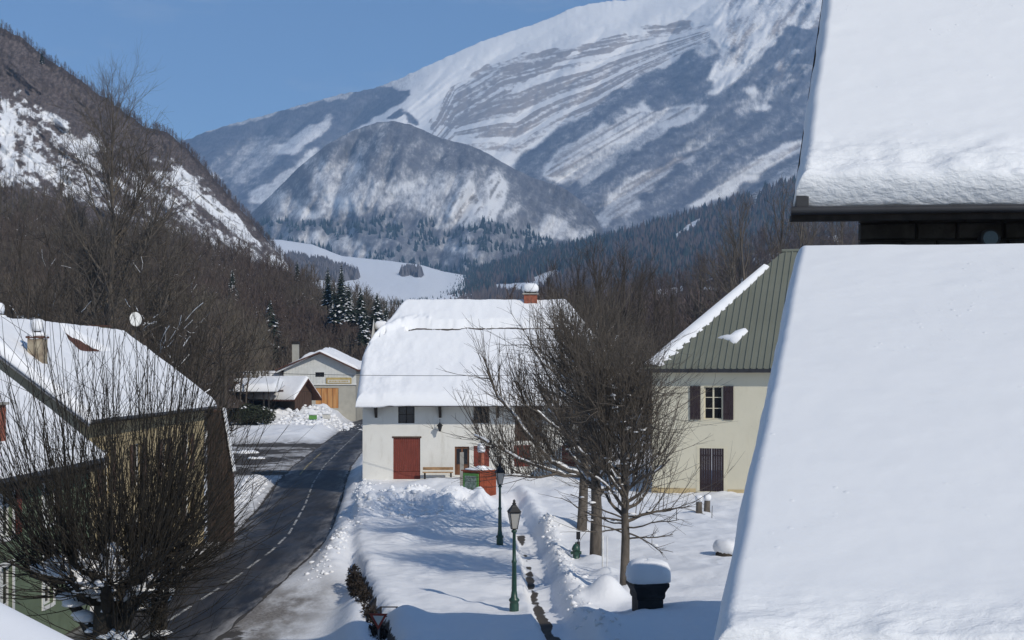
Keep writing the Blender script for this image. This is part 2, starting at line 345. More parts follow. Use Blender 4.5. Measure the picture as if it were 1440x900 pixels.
# ================================================================ FAR LAND
def sheet(name, mat, px0, px1, nu, nv, ridge, base, Yr, Yb, relief=None, power=1.0, attrs=None, jag=0.0, back=(300, 200)):
    """a mountainside: its skyline and foot run through given bearings and heights, its slope goes back from distance Yb to Yr"""
    PXc = np.linspace(px0, px1, nu); rp = np.array(ridge, float); bp = np.array(base, float)
    yr = np.interp(PXc, rp[:, 0], rp[:, 1]); yb = np.interp(PXc, bp[:, 0], bp[:, 1])
    YR = np.interp(PXc, *np.array(Yr, float).T); YB = np.interp(PXc, *np.array(Yb, float).T)
    v = np.linspace(0, 1, nv)[:, None]
    PY = yb[None] + (yr - yb)[None] * v + jag * fbm(PXc / 9.0, PXc * 0, 4, 5, 0.65)[None] * v ** 40; PX = np.repeat(PXc[None], nv, 0)
    Y = YB[None] + (YR - YB)[None] * v ** power
    if relief is not None: Y = Y + relief(PX, PY, v) * np.minimum(1, (1 - v) * 8)
    P = np.stack([(PX - CX) / F * Y, Y, CH + (HZ - PY) / F * Y], -1)
    a = attrs(PX, PY, v) if attrs else {}
    nb = 5; rows = [P]                                       # the far side behind the skyline
    for k in range(1, nb + 1):
        q = P[-1].copy(); q[:, 1] += back[0] * k; q[:, 0] *= 1 + back[0] * k / P[-1][:, 1]; q[:, 2] -= back[1] * k * k / nb; rows.append(q[None])
    V = np.concatenate(rows, 0)
    at_ = {}
    for k, A in a.items(): at_[k] = np.concatenate([A, np.repeat(A[-1:], nb, 0)], 0)
    for k in ('forest', 'rock'): at_.setdefault(k, np.zeros(V.shape[:2]))
    me = mesh_np(name, V, [grid_faces(nv + nb, nu)], True, at_)
    o = link(name, me, None, mat); tag(o, kind='structure')
    return o, P, PX, PY, at_
z3 = lambda L_: [(480 + x * .4722, y * .4722) for x, y in L_]        # outline helper for measured features
z8 = lambda L_: [(260 + x * .311, 100 + y * .311) for x, y in L_]
def masks(PX, PY, forest_polys, snow_polys=(), warp=6.0, seed=3, bl=2, base=0.0):
    wx = PX + warp * fbm(PX / 18, PY / 18, 3, seed); wy = PY + warp * fbm(PX / 18, PY / 18, 3, seed + 50)
    A = np.full(PX.shape, base)
    for p in forest_polys:
        p, val = p if isinstance(p, tuple) and not isinstance(p[0], (int, float)) and isinstance(p[1], float) else (p, 1.0)
        A = np.maximum(A, inpoly(wx, wy, p) * val)
    for p in snow_polys:
        p, val = p if isinstance(p[1], float) else (p, 0.0)
        i = inpoly(wx, wy, p); A = A * (1 - i) + i * val
    return blur(A, bl)

RIDGE_BIG = [(-400, 330), (200, 215), (265, 195), (300, 182), (360, 165), (420, 148), (480, 133), (530, 123), (565, 109), (610, 88), (650, 70), (700, 50),
             (740, 38), (775, 25), (810, 9), (850, 2), (900, -1), (930, -8), (1000, -35), (1080, -50), (1165, -60), (1440, -90), (1900, -60)]
def big_attrs(PX, PY, v):
    zc = lambda L_: [(605 + x * .39, y * .39) for x, y in L_]
    fo = [(z3([(-500, 620), (-480, 420), (0, 288), (60, 268), (150, 258), (205, 275), (185, 300), (130, 330), (60, 370), (0, 420), (-60, 700)]), .92),
          (z8([(-200, 900), (-200, 330), (400, 290), (650, 250), (700, 300), (560, 500), (300, 900)]), .88),
          (zc([(310, 580), (480, 458), (640, 342), (760, 278), (870, 228), (900, 195), (1000, 145), (1035, 160), (1050, 235), (1045, 300), (1010, 345), (1060, 330), (1120, 270), (1230, 180), (1290, 100), (1400, 90), (1700, 60), (1700, 1300), (200, 1300)]), .92)]
    sn = [(z8([(350, 380), (440, 330), (560, 250), (680, 170), (690, 200), (600, 300), (480, 390), (360, 400)]), .25),
          (z8([(280, 590), (300, 540), (380, 510), (480, 430), (560, 360), (620, 335), (560, 450), (500, 540), (420, 600), (300, 600)]), .40),
          (z8([(480, 660), (600, 560), (690, 470), (800, 400), (790, 440), (700, 510), (760, 560), (700, 620), (560, 680)]), .45),
          (z8([(270, 300), (420, 290), (400, 420), (260, 520), (200, 480)]), .70),
          (z8([(390, 240), (430, 238), (420, 252), (390, 252)]), .3), (z8([(110, 420), (180, 510), (130, 490)]), .2),
          (z8([(690, 150), (780, 120), (800, 130), (720, 155)]), .3),
          (z8([(770, 270), (880, 200), (980, 160), (1100, 100), (1180, 160), (1040, 240), (990, 210), (930, 225), (850, 240)]), .0),
          (z8([(850, 110), (920, 100), (880, 130)]), .1),
          (zc([(400, 630), (450, 540), (540, 492), (640, 448), (740, 385), (770, 358), (800, 398), (920, 380), (1005, 372), (1000, 405), (900, 450), (740, 520), (640, 560), (545, 660), (440, 650)]), .14),
          (zc([(500, 600), (640, 520), (800, 450), (840, 480), (700, 560), (600, 640), (560, 680)]), .50),
          (zc([(1000, 280), (1060, 190), (1130, 120), (1210, 100), (1190, 210), (1110, 270), (1050, 330)]), .06),
          (zc([(940, 170), (1000, 150), (1030, 190), (980, 210)]), .4),
          (zc([(1130, 310), (1170, 310), (1230, 380), (1200, 405), (1150, 385), (1160, 350)]), .15), (zc([(1240, 245), (1300, 180), (1345, 180), (1275, 255)]), .25),
          (zc([(1100, 400), (1250, 280), (1400, 200), (1400, 240), (1250, 330), (1130, 430)]), .62),
          (zc([(600, 775), (640, 710), (720, 640), (840, 590), (960, 560), (940, 580), (850, 620), (780, 690), (740, 760), (620, 815)]), .36),
          (zc([(860, 580), (1030, 460), (1030, 480), (960, 545)]), .58),
          (zc([(920, 750), (1010, 690), (1100, 620), (1200, 560), (1335, 500), (1335, 540), (1200, 620), (1100, 690), (1000, 735)]), .16),
          (zc([(1100, 780), (1200, 680), (1340, 560), (1340, 640), (1200, 740), (1120, 790)]), .62)]
    A = masks(PX, PY, fo, sn, 9, 3, 4)
    A = A * (0.88 + 0.26 * fbm((PX + PY * 1.3) / 20, (PY - PX) / 80, 4, 19)) + .07 * fbm(PX / 5, PY / 5, 3, 20)
    A = np.maximum(A, masks(PX, PY, [z8([(905, 210), (985, 165), (990, 195), (960, 215)]), z8([(990, 175), (1050, 215), (1060, 250), (1010, 235)]), z8([(865, 95), (1010, 85), (1010, 110), (900, 150)])], (), 3, 4, 1))
    # scattered bushes along the crest
    crest = np.exp(-((1 - v) / 0.10) ** 2) * sstep(640, 520, PX) * 0.55
    A = np.clip(A + crest, 0, 1)
    A = np.clip(A + 0.34 * sstep(1000, 1100, PX) * (PY < 90) * vnoise(PX / 14, PY / 9, 4), 0, 1)
    # bedding: light and dark bands that follow the fold
    ya = np.interp(PX, [560, 600, 622, 640, 707, 782, 881, 950, 1010], [240, 190, 158, 124, 84, 66, 48, 42, 30])
    yb = np.interp(PX, [560, 640, 700, 726, 782, 839, 896, 952, 1010], [260, 226, 228, 232, 196, 166, 124, 87, 58])
    t = (PY - ya) / np.maximum(yb - ya, 6)
    ins = (t > 0) & (t < 1) & (PX > 590) & (PX < 1000)
    bands = sstep(.38, .62, vnoise(t * 21 + 0.5 * fbm(PX / 60, PY / 60, 2, 8), PX / 190, 21)) * 0.62 + sstep(.4, .6, vnoise(t * 52, PX / 60, 22)) * 0.30 + .30 * fbm(PX / 5, PY / 2.5, 3, 23)
    up = sstep(0.62, 0.25, t) * sstep(980, 800, PX)
    rock = ins * np.clip(bands * 0.80 - 0.04 + 0.22 * up * (vnoise(PX / 25, PY / 12, 9)), 0, 1) * sstep(0, .06, t) * sstep(1.0, .8, t)
    cl = masks(PX, PY, [z3([(330, 255), (480, 175), (640, 140), (690, 150), (620, 200), (520, 260), (440, 330), (350, 385), (285, 375), (300, 300)]),
                        z3([(700, 140), (850, 97), (860, 125), (800, 165), (720, 170)]), z3([(880, 80), (1040, 55), (1050, 85), (920, 110)]), z3([(260, 350), (290, 365), (285, 395), (265, 385)])], (), 6, 31, 1)
    rock = np.maximum(rock, cl * (0.26 + 0.30 * vnoise(PX / 12, PY / 7, 33) + .42 * sstep(.3, .7, vnoise((PY - ya) / 2.6, PX / 40, 34)) + .4 * fbm(PX / 5, PY / 3, 3, 37)))
    gul = sstep(985, 1040, PX) * sstep(150, 100, PY)
    rock = np.maximum(rock, gul * np.clip(.30 + .75 * fbm((PX * .8 + PY * .5) / 9, (PY - PX * .5) / 34, 4, 35), 0, 1))
    A = np.maximum(A, gul * np.clip(.22 + 1.0 * fbm((PX * .75 + PY * .6) / 12, (PY * .8 - PX * .5) / 40, 4, 36), 0, 1))
    out = masks(PX, PY, [z3([(600, 530), (640, 440), (760, 380), (900, 330), (1070, 315), (1060, 345), (960, 365), (860, 400), (780, 440), (720, 545)]),
                         z3([(770, 640), (860, 520), (960, 480), (1100, 425), (1020, 500), (940, 560), (820, 660)]), z3([(1040, 620), (1200, 490), (1370, 415), (1370, 440), (1150, 565)])], (), 5, 41, 2)
    s = (PX * 0.72 + PY * 0.69)
    rock = np.maximum(rock, out * (0.15 + 0.55 * vnoise((PX * .5 + PY * .86) / 3.2, s / 40, 44)))
    A = np.maximum(A, out * 0.5 * vnoise(PX / 9, PY / 7, 45))
    return {'forest': A, 'rock': np.clip(rock, 0, 1)}
def big_relief(PX, PY, v):
    a = PX * 0.55 + PY * 0.83; t = -PX * 0.83 + PY * 0.55
    r = 230 * ridged(a / 105, t / 420, 3, 11) * sstep(560, 760, PX) + 30 * fbm(a / 30, t / 120, 3, 12)
    r += 190 * ridged((PX * .75 + PY * .66) / 75, (PY * .75 - PX * .66) / 260, 3, 15) * sstep(760, 520, PX)
    ya = np.interp(PX, [560, 640, 707, 782, 881, 950], [190, 124, 84, 66, 48, 42])
    r += 55 * ridged((PX * .8 + PY * .5) / 20, (PY - PX * .5) / 50, 4, 16) * sstep(960, 1040, PX) * sstep(170, 110, PY)
    return r + 10 * vnoise((PY - ya) / 5.0, PX / 120, 13) + 9 * fbm(PX / 8, PY / 8, 3, 14)
mount, PM, MX, MY, MA = sheet('mountain', M['mountain'], -200, 1600, 1000, 420, RIDGE_BIG, [(-400, 440), (1900, 440)], [(-400, 6800), (1900, 7400)], [(-400, 4600), (1900, 4600)],
                         big_relief, 1.0, big_attrs, 2.0, (400, 220))

RIDGE_DOME = [(120, 395), (250, 370), (330, 322), (380, 275), (420, 235), (460, 203), (500, 182), (530, 172), (556, 170), (580, 176), (620, 194), (660, 204), (690, 218), (720, 236),
              (750, 250), (790, 263), (815, 280), (835, 300), (846, 322), (860, 350), (900, 395), (1000, 430)]
def dome_attrs(PX, PY, v):
    sn = [(z3([(-120, 470), (60, 485), (60, 520), (170, 540), (260, 530), (340, 510), (400, 500), (480, 500), (500, 560), (490, 610), (400, 680), (300, 685), (240, 640), (150, 615), (0, 640), (-60, 640)]), 0.50),
          (z3([(540, 610), (500, 660), (480, 650), (520, 600)]), 0.35), (z3([(590, 650), (650, 640), (730, 690), (740, 715), (660, 730), (580, 690)]), 0.40),
          (z8([(250, 560), (470, 560), (560, 640), (480, 670), (380, 600)]), 0.5), (z8([(480, 655), (560, 625), (600, 660), (540, 675)]), 0.2), (z8([(660, 570), (740, 560), (740, 610), (680, 615)]), 0.2),
          (z3([(300, 730), (410, 735), (400, 755), (300, 755)]), 0.45), (z8([(430, 745), (600, 730), (860, 800), (850, 840), (600, 800)]), 0.5)]
    A = masks(PX, PY, [], sn, 11, 7, 6, 0.74) + .10 * sstep(40, 10, PY - np.interp(PX, *np.array(RIDGE_DOME, float).T))
    A = A + 0.22 * fbm((PX + PY * .5) / 14, (PY - PX * .4) / 34, 4, 18) + .12 * fbm(PX / 5, PY / 7, 3, 16)
    bright = masks(PX, PY, [z3([(400, 650), (440, 600), (430, 540), (470, 510), (495, 560), (460, 660)]), z3([(310, 640), (350, 560), (390, 540), (420, 620), (360, 675)])], (), 4, 9, 2)
    A = A * (1 - .8 * bright)
    R_ = np.clip((0.6 - A) * 2, 0, 1) * (0.1 + 0.6 * vnoise((PX + PY * .6) / 5, (PY - PX * .3) / 16, 17))
    return {'forest': A, 'rock': R_}
def dome_relief(PX, PY, v):
    return 130 * ridged((PX + PY * .45) / 70, (PY - PX * .4) / 160, 3, 61) + 22 * fbm(PX / 14, PY / 20, 3, 62)
dome, PD, DX, DY, DA = sheet('mountain_spur', M['dome'], 140, 1000, 480, 170, RIDGE_DOME, [(100, 440), (1000, 440)], [(100, 4300), (1000, 4300)], [(100, 3300), (1000, 3300)],
                             dome_relief, 1.0, dome_attrs, 1.2, (300, 200))

# snowy fields on the valley floor
def field_attrs(PX, PY, v):
    A = masks(PX, PY, [[(400, 364), (450, 374), (490, 385), (505, 394), (480, 398), (430, 394), (400, 382)],
                       [(560, 384), (590, 384), (592, 389), (560, 389)]], (), 4, 71, 2)
    return {'forest': A * 0.95, 'rock': A * 0}
field, PF, FX, FY, FA = sheet('snowy_field', M['ridge'], 300, 720, 220, 70, [(300, 335), (395, 337), (440, 344), (480, 360), (540, 366), (590, 372), (625, 382), (720, 398)], [(300, 450), (720, 450)],
      [(300, 3200), (720, 3250)], [(300, 1300), (720, 1300)], lambda X, Y, v: 30 * fbm(X / 30, Y / 20, 3, 72), 1.6, field_attrs, 0.5, (80, 120))

RIDGE_R = [(500, 452), (545, 440), (575, 424), (600, 412), (640, 396), (700, 374), (760, 356), (810, 346), (860, 334), (900, 320), (960, 304), (1020, 285), (1100, 258), (1210, 236), (1500, 190), (1800, 180)]
def ridge_attrs(PX, PY, v):
    sn = [(z3([(985, 705), (1040, 660), (1082, 650), (1060, 680), (1000, 718)]), 0.0), ([(690, 402), (720, 398), (760, 396), (775, 404), (740, 420), (700, 418)], 0.15),
          (z3([(560, 830), (640, 800), (660, 830), (600, 850)]), 0.2), ([(930, 402), (960, 398), (985, 404), (950, 410)], 0.1), ([(985, 382), (1020, 378), (1015, 392)], 0.2), (z3([(1180, 590), (1260, 560), (1240, 620)]), 0.55)]
    return {'forest': masks(PX, PY, [], sn, 3, 81, 2, 1.0), 'rock': PX * 0}
rdg, PR, RX, RY, RA = sheet('wooded_ridge', M['ridge'], 500, 1750, 500, 110, RIDGE_R, [(500, 455), (1800, 455)], [(500, 3300), (1800, 3900)], [(500, 1500), (1800, 1500)],
      lambda X, Y, v: 60 * fbm(X / 60, Y / 30, 4, 82), 1.3, ridge_attrs, 1.0, (200, 120))

RIDGE_C = [(-400, -60), (-100, 5), (0, 38), (30, 52), (60, 78), (100, 104), (150, 140), (190, 168), (205, 180), (235, 186), (265, 210), (300, 250), (330, 285), (370, 330), (395, 360), (420, 385), (460, 430), (480, 450)]
def cliff_attrs(PX, PY, v):
    yr = np.interp(PX, *np.array(RIDGE_C, float).T)
    d = PY - yr                                                 # below the crest: woods first, then open snow and rock
    lim = np.interp(PX, [-100, 0, 100, 160, 230, 300, 420], [110, 95, 80, 85, 62, 28, 12])
    A = sstep(8, -18, d - lim + 34 * fbm(PX / 28, PY / 28, 3, 91)) * 0.95
    s = (PX * 0.62 - PY * 0.78); t = (PX * .78 + PY * .62)
    A = np.maximum(A, 0.50 + 0.05 * sstep(200, 60, PX) + 0.75 * fbm(s / 9, t / 45, 4, 92, .6) + 0.6 * fbm(PX / 7, PY / 7, 3, 93, .7))
    foot = np.interp(PX, [-100, 0, 100, 160, 280, 330, 400], [250, 262, 285, 305, 345, 362, 392])
    A = np.maximum(A, sstep(-25, 10, PY - foot))
    openp = masks(PX, PY, [[(0, 140), (20, 150), (22, 260), (0, 265)], [(65, 158), (100, 170), (98, 182), (66, 170)], [(245, 235), (285, 250), (275, 268), (240, 245)], [(250, 250), (330, 300), (370, 350), (330, 330), (260, 275)]], (), 5, 94, 2)
    A = A * (1 - .6 * openp)
    Rk = np.clip(0.35 + 0.7 * fbm(s / 5, t / 50, 3, 95), 0, 1) * sstep(0, 20, d - lim + 10) * sstep(60, 300, PX)
    return {'forest': np.clip(A, 0, 1), 'rock': Rk * .85}
def cliff_relief(PX, PY, v):
    s = (PX * 0.62 - PY * 0.78); t = (PX * .78 + PY * .62)
    return 12 * ridged(s / 26, t / 90, 4, 96) + 5 * fbm(PX / 10, PY / 10, 3, 97)
clf, PC, CXg, CYg, CA = sheet('rocky_hillside', M['cliff'], -300, 470, 460, 300, RIDGE_C, [(-400, 452), (480, 452)], [(-400, 1000), (480, 1000)], [(-400, 520), (480, 700)],
      cliff_relief, 0.8, cliff_attrs, 3.0, (60, 50))

HILL_T = [(-400, 270), (0, 296), (60, 305), (100, 325), (130, 340), (200, 348), (260, 358), (330, 382), (400, 410), (430, 418), (470, 438), (510, 452), (545, 466), (600, 490), (640, 520)]
hil, PH, HX, HY, HA = sheet('forest_hillside', M['hill'], -350, 640, 240, 120, HILL_T, [(-400, 578), (640, 572)], [(-400, 460), (640, 460)], [(-400, 150), (300, 170), (400, 262), (640, 290)],
      lambda X, Y, v: 8 * fbm(X / 60, Y / 40, 3, 101), 1.1, lambda X, Y, v: {'forest': 0.86 - 0.35 * (vnoise(X / 6, Y / 4, 103) > .86), 'rock': X * 0}, 2.0, (60, 30))
HILL_T2 = [(690, 470), (740, 455), (780, 440), (850, 428), (900, 412), (960, 402), (1020, 385), (1080, 350), (1130, 335), (1200, 328), (1300, 320), (1700, 290)]
hi2, PH2, H2X, H2Y, H2A = sheet('forest_hillside', M['hill'], 640, 1700, 200, 60, HILL_T2, [(640, 575), (1700, 575)], [(640, 760), (1800, 760)], [(640, 200), (1700, 200)],
      lambda X, Y, v: 10 * fbm(X / 60, Y / 40, 3, 111), 1.1, lambda X, Y, v: {'forest': 0.9 - 0.75 * (vnoise(X / 25, Y / 7, 113) > .78), 'rock': X * 0}, 2.0, (60, 30))

# ---------------------------------------------------------------- small far trees, scattered over the woods as one mass each
def norm(a): return a / np.maximum(np.linalg.norm(a, axis=-1, keepdims=True), 1e-9)
def scatter(P, mask, n, seed, vis=None):
    """random points on a sheet, denser where the picture-facing area is"""
    rg = np.random.default_rng(seed); nv, nu = P.shape[:2]; out = []
    while len(out) < n:
        i = rg.random(n * 2) * (nv - 1.001); j = rg.random(n * 2) * (nu - 1.001)
        i0 = i.astype(int); j0 = j.astype(int); fi = (i - i0)[:, None]; fj = (j - j0)[:, None]
        keep = mask[i0, j0] > rg.random(n * 2)
        p = P[i0, j0] * (1 - fi) * (1 - fj) + P[i0 + 1, j0] * fi * (1 - fj) + P[i0, j0 + 1] * (1 - fi) * fj + P[i0 + 1, j0 + 1] * fi * fj
        out += list(p[keep])
    return np.array(out[:n])
def spikes(name, pts, h, w, mat, seed=1, parent=None):
    """tiny three-sided trees"""
    rg = np.random.default_rng(seed); n = len(pts); H = h * (0.6 + 0.8 * rg.random(n)); W = w * (0.7 + 0.6 * rg.random(n)); a = rg.random(n) * 6.28
    V = np.zeros((n, 4, 3)); V[:, 0] = pts; V[:, 0, 2] += H
    for k in range(3):
        V[:, k + 1] = pts; V[:, k + 1, 0] += np.cos(a + k * 2.094) * W; V[:, k + 1, 1] += np.sin(a + k * 2.094) * W; V[:, k + 1, 2] -= 0.1 * H
    b = np.arange(n)[:, None] * 4
    fs = np.concatenate([b + np.array([[0, 1, 2]]), b + np.array([[0, 2, 3]]), b + np.array([[0, 3, 1]])])
    o = link(name, mesh_np(name, V, [fs]), parent, mat); tag(o, kind='stuff'); return o
inview = lambda X, Y: (X > -40) & (X < 1240) & (Y > -20)
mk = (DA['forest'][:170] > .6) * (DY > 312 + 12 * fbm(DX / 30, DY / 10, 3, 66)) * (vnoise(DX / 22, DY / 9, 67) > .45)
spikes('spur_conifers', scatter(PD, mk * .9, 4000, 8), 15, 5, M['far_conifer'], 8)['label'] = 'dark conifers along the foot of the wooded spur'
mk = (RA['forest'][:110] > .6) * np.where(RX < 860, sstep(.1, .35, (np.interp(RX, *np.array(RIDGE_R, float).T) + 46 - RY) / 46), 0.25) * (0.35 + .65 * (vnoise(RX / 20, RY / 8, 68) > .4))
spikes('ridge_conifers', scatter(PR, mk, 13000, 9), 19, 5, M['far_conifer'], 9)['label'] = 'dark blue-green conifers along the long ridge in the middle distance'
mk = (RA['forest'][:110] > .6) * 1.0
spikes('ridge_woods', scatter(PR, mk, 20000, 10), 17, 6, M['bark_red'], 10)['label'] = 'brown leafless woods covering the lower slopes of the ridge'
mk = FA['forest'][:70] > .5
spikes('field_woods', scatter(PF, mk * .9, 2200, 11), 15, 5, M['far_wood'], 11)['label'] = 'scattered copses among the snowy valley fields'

# ---------------------------------------------------------------- branching
class Tubes:
    def __init__(s): s.g = {}
    def add(s, pts, r0, r1):
        s.g.setdefault(len(pts), []).append((pts, r0, r1))
    def arrays(s, k=3, flat=1.0, seed=0):
        VV = []; FF = []; base = 0; rg = np.random.default_rng(seed)
        for n, L_ in s.g.items():
            P = np.array([[tuple(p) for p in a[0]] for a in L_], float); m = len(L_)
            r0 = np.array([a[1] for a in L_])[:, None]; r1 = np.array([a[2] for a in L_])[:, None]
            t = np.linspace(0, 1, n)[None]; r = r0 + (r1 - r0) * t
            T = np.zeros_like(P); T[:, :-1] = P[:, 1:] - P[:, :-1]; T[:, -1] = T[:, -2]; T = norm(T)
            ref = norm(rg.normal(size=(m, 1, 3)) + 1e-3); A = norm(np.cross(T, np.broadcast_to(ref, T.shape))); B = np.cross(T, A)
            kk = k if k > 0 else 3
            rings = []
            for q in range(kk):
                a = 2 * math.pi * q / kk; rings.append(P + (A * math.cos(a) + B * math.sin(a)) * r[..., None] * np.array([1, 1, flat]))
            V = np.stack(rings, 2)                            # m,n,k,3
            idx = base + np.arange(m * n * kk).reshape(m, n, kk)
            nx = np.roll(idx, -1, 2)
            FF.append(np.stack([idx[:, :-1], nx[:, :-1], nx[:, 1:], idx[:, 1:]], -1).reshape(-1, 4))
            VV.append(V.reshape(-1, 3)); base += m * n * kk
        return np.concatenate(VV), np.concatenate(FF)
    def build(s, name, mat, parent=None, k=3, flat=1.0, smooth=True):
        if not s.g: return None
        V, Fc = s.arrays(k, flat); return link(name, mesh_np(name, V, [Fc], smooth), parent, mat)
def rv(rg, s=1.0): return Vector((rg.gauss(0, s), rg.gauss(0, s), rg.gauss(0, s)))
def limb(rg, p, d, length, n, bend=0.15, up=0.1, out=None):
    """one wandering branch, as a list of points and its end direction"""
    pts = [Vector(p)]; d = Vector(d).normalized(); st = length / (n - 1)
    for i in range(n - 1):
        d = (d + rv(rg, bend) + Vector((0, 0, up))).normalized(); pts.append(pts[-1] + d * st)
    return pts, d
def snow_on(rg, tb, pts, r, prob=0.7, thick=1.0):
    """snow lying along a branch that is not too steep"""
    for a, b in zip(pts[:-1], pts[1:]):
        dd = (b - a)
        if dd.length < 1e-6 or abs(dd.normalized().z) > 0.85 or rg.random() > prob: continue
        q = [a + dd * t + Vector((0, 0, r * (0.55 + .35 * math.sin(t * 3.14)) + rg.gauss(0, r * .1))) for t in (0, .33, .66, 1)]
        tb.add(q, r * 0.85 * thick * rg.uniform(.6, 1.1), r * 0.8 * thick * rg.uniform(.5, 1.0))
def bare_tree(rg, h, spread=0.35, r=None, nl=16, sub=5, twigs=6, first=0.25, sn=None, lean=(0, 0), up=0.06, trunk=None, big=None, small=None, snow_prob=.3):
    """forest tree: trunk, limbs, branches, twigs; returns three Tubes: thick, thin, snow"""
    big = big or Tubes(); small = small or Tubes(); sn = sn or Tubes(); r = r or h * 0.016
    tp, td = limb(rg, (0, 0, -0.3), (lean[0], lean[1], 1), h, 9, 0.03, 0.05); big.add(tp, r, r * 0.12)
    for i in range(nl):
        t = first + (1 - first) * (i + rg.random()) / nl; k = min(int(t * 8), 7); p = tp[k].lerp(tp[k + 1], t * 8 - k)
        az = rg.random() * 6.283; ll = h * spread * (1.15 - t * 0.75) * rg.uniform(.7, 1.15); el = 0.35 + t * 0.9
        d = Vector((math.cos(az) * math.cos(el), math.sin(az) * math.cos(el), math.sin(el)))
        lp, ld = limb(rg, p, d, ll, 6, 0.12 if snow_prob < .5 else .22, up); rr = (r * (1.05 - t) * 0.5 + .012) * (1.0 if snow_prob < .5 else 1.3); big.add(lp, rr, rr * .25)
        (snow_on(rg, sn, lp, rr * .62, .85) if rg.random() < snow_prob and t < .75 else None)
        for j in range(sub):
            u = rg.uniform(.25, 1); kk = min(int(u * 5), 4); q = lp[kk].lerp(lp[kk + 1], u * 5 - kk)
            d2 = (ld + rv(rg, .55) + Vector((0, 0, .25))).normalized(); l2 = ll * rg.uniform(.35, .6)
            bp_, bd = limb(rg, q, d2, l2, 4, .15, .05); small.add(bp_, rr * .4, rr * .12)
            if rg.random() < snow_prob * .4: snow_on(rg, sn, bp_, rr * .5, .8)
            for w in range(twigs):
                u2 = rg.uniform(.2, 1); k2 = min(int(u2 * 3), 2); q2 = bp_[k2].lerp(bp_[k2 + 1], u2 * 3 - k2)
                tw, _ = limb(rg, q2, (bd + rv(rg, .6) + Vector((0, 0, .15))), l2 * rg.uniform(.3, .65), 3, .12, .05); small.add(tw, rr * .16, rr * .06)
    return big, small, sn
def add_tree(name, label, loc, data, bark, cat='tree', group=None, rz=0, sc=1.0, crown_mat=None):
    t = thing(name, label, cat, loc, rz, group); big, small, sn = data
    big.build('trunk', bark, t, 6); small.build('crown', crown_mat or bark, t, 3)
    if sn.g: tag(sn.build('snow_load', M['snow_fine'], t, 5), kind='stuff')
    t.scale = (sc, sc, sc); return t

# templates for the near woods: thin blades for twigs, all copies joined into one mass
def wood_template(seed, h=11.0, twigs=170):
    rg = random.Random(seed); V = []; T = []
    def tri(a, b, w):
        d = (b - a); s_ = d.cross(rv(rg)).normalized() * w; i = len(V); V.extend([a - s_, a + s_, b]); T.append((i, i + 1, i + 2))
    tp, td = limb(rg, (0, 0, -.5), (0, 0, 1), h, 5, .04, .05)
    for a, b in zip(tp[:-1], tp[1:]):
        for ax in (Vector((1, 0, 0)), Vector((0, 1, 0))):
            i = len(V); w = .13; V.extend([a - ax * w, a + ax * w, b + ax * w * .8, b - ax * w * .8]); T.append((i, i + 1, i + 2)); T.append((i, i + 2, i + 3))
    for i in range(24):
        t = rg.uniform(.25, 1); k = min(int(t * 4), 3); p = tp[k].lerp(tp[k + 1], t * 4 - k); az = rg.random() * 6.28; el = .5 + .6 * t
        d = Vector((math.cos(az) * math.cos(el), math.sin(az) * math.cos(el), math.sin(el))); L_ = h * .33 * (1.2 - .7 * t)
        e = p + d * L_; tri(p, e, .07)
        for j in range(twigs // 24):
            u = rg.uniform(.2, 1); q = p.lerp(e, u); tri(q, q + (d + rv(rg, .5) + Vector((0, 0, .3))).normalized() * L_ * rg.uniform(.3, .6), .032)
    return np.array([tuple(v) for v in V]), np.array(T)
TPL = [wood_template(s_) for s_ in range(6)]
def woods(name, label, pts, mat, lo, hi, seed, k=6, kind='stuff'):
    rg = np.random.default_rng(seed); VV = []; FF = []; b = 0
    for ti in range(k):
        sel = pts[ti::k]; V, T = TPL[ti]; n = len(sel)
        sc = rg.uniform(lo, hi, n)[:, None, None]; a = rg.uniform(0, 6.28, n); c, s_ = np.cos(a), np.sin(a)
        X = V[None, :, 0] * c[:, None] - V[None, :, 1] * s_[:, None]; Y = V[None, :, 0] * s_[:, None] + V[None, :, 1] * c[:, None]
        W = np.stack([X, Y, np.repeat(V[None, :, 2], n, 0)], -1) * sc + sel[:, None]
        VV.append(W.reshape(-1, 3)); FF.append((T[None] + (np.arange(n) * len(V))[:, None, None]).reshape(-1, 3) + b); b += n * len(V)
    o = link(name, mesh_np(name, np.concatenate(VV), [np.concatenate(FF)]), None, mat); tag(o, label, None, None, kind); return o
vis = (HX > -60) & (HX < 600)
woods('hillside_woods', 'dark leafless woods covering the lower hillside on the left', scatter(PH, vis * np.where(HY < 540, 1.0, .4), 3000, 21), M['bark_hill'], .65, 1.15, 21)
rg = np.random.default_rng(88); bp2 = scatter(PH, vis * 1.0 * (HY > 330) * (HY < 530), 14000, 25); keep = vnoise(bp2[:, 0] / 14, bp2[:, 1] / 14, 89) > .52; bp2 = bp2[keep]; n = len(bp2)
bp2 = bp2 + np.stack([rg.normal(size=n), rg.normal(size=n) - 1, 2 + 6 * rg.random(n)], 1); a = norm(rg.normal(size=(n, 3)) * [1, .4, .5]) * (.10 + .35 * rg.random((n, 1)) ** 2); b_ = norm(rg.normal(size=(n, 3))) * .11
o = link('branch_snow', mesh_np('branch_snow', np.stack([bp2 - a, bp2 + b_, bp2 + a, bp2 - b_], 1), [np.arange(n * 4).reshape(n, 4)]), None, M['snow_fine']); tag(o, 'dabs of snow caught in the hillside branches', kind='stuff')
mk = sstep(.25, .8, CA['forest'][:300]) * (CXg > -40) * (CYg < 420); cliff_v = np.linspace(0, 1, 300)[:, None] + 0 * CXg
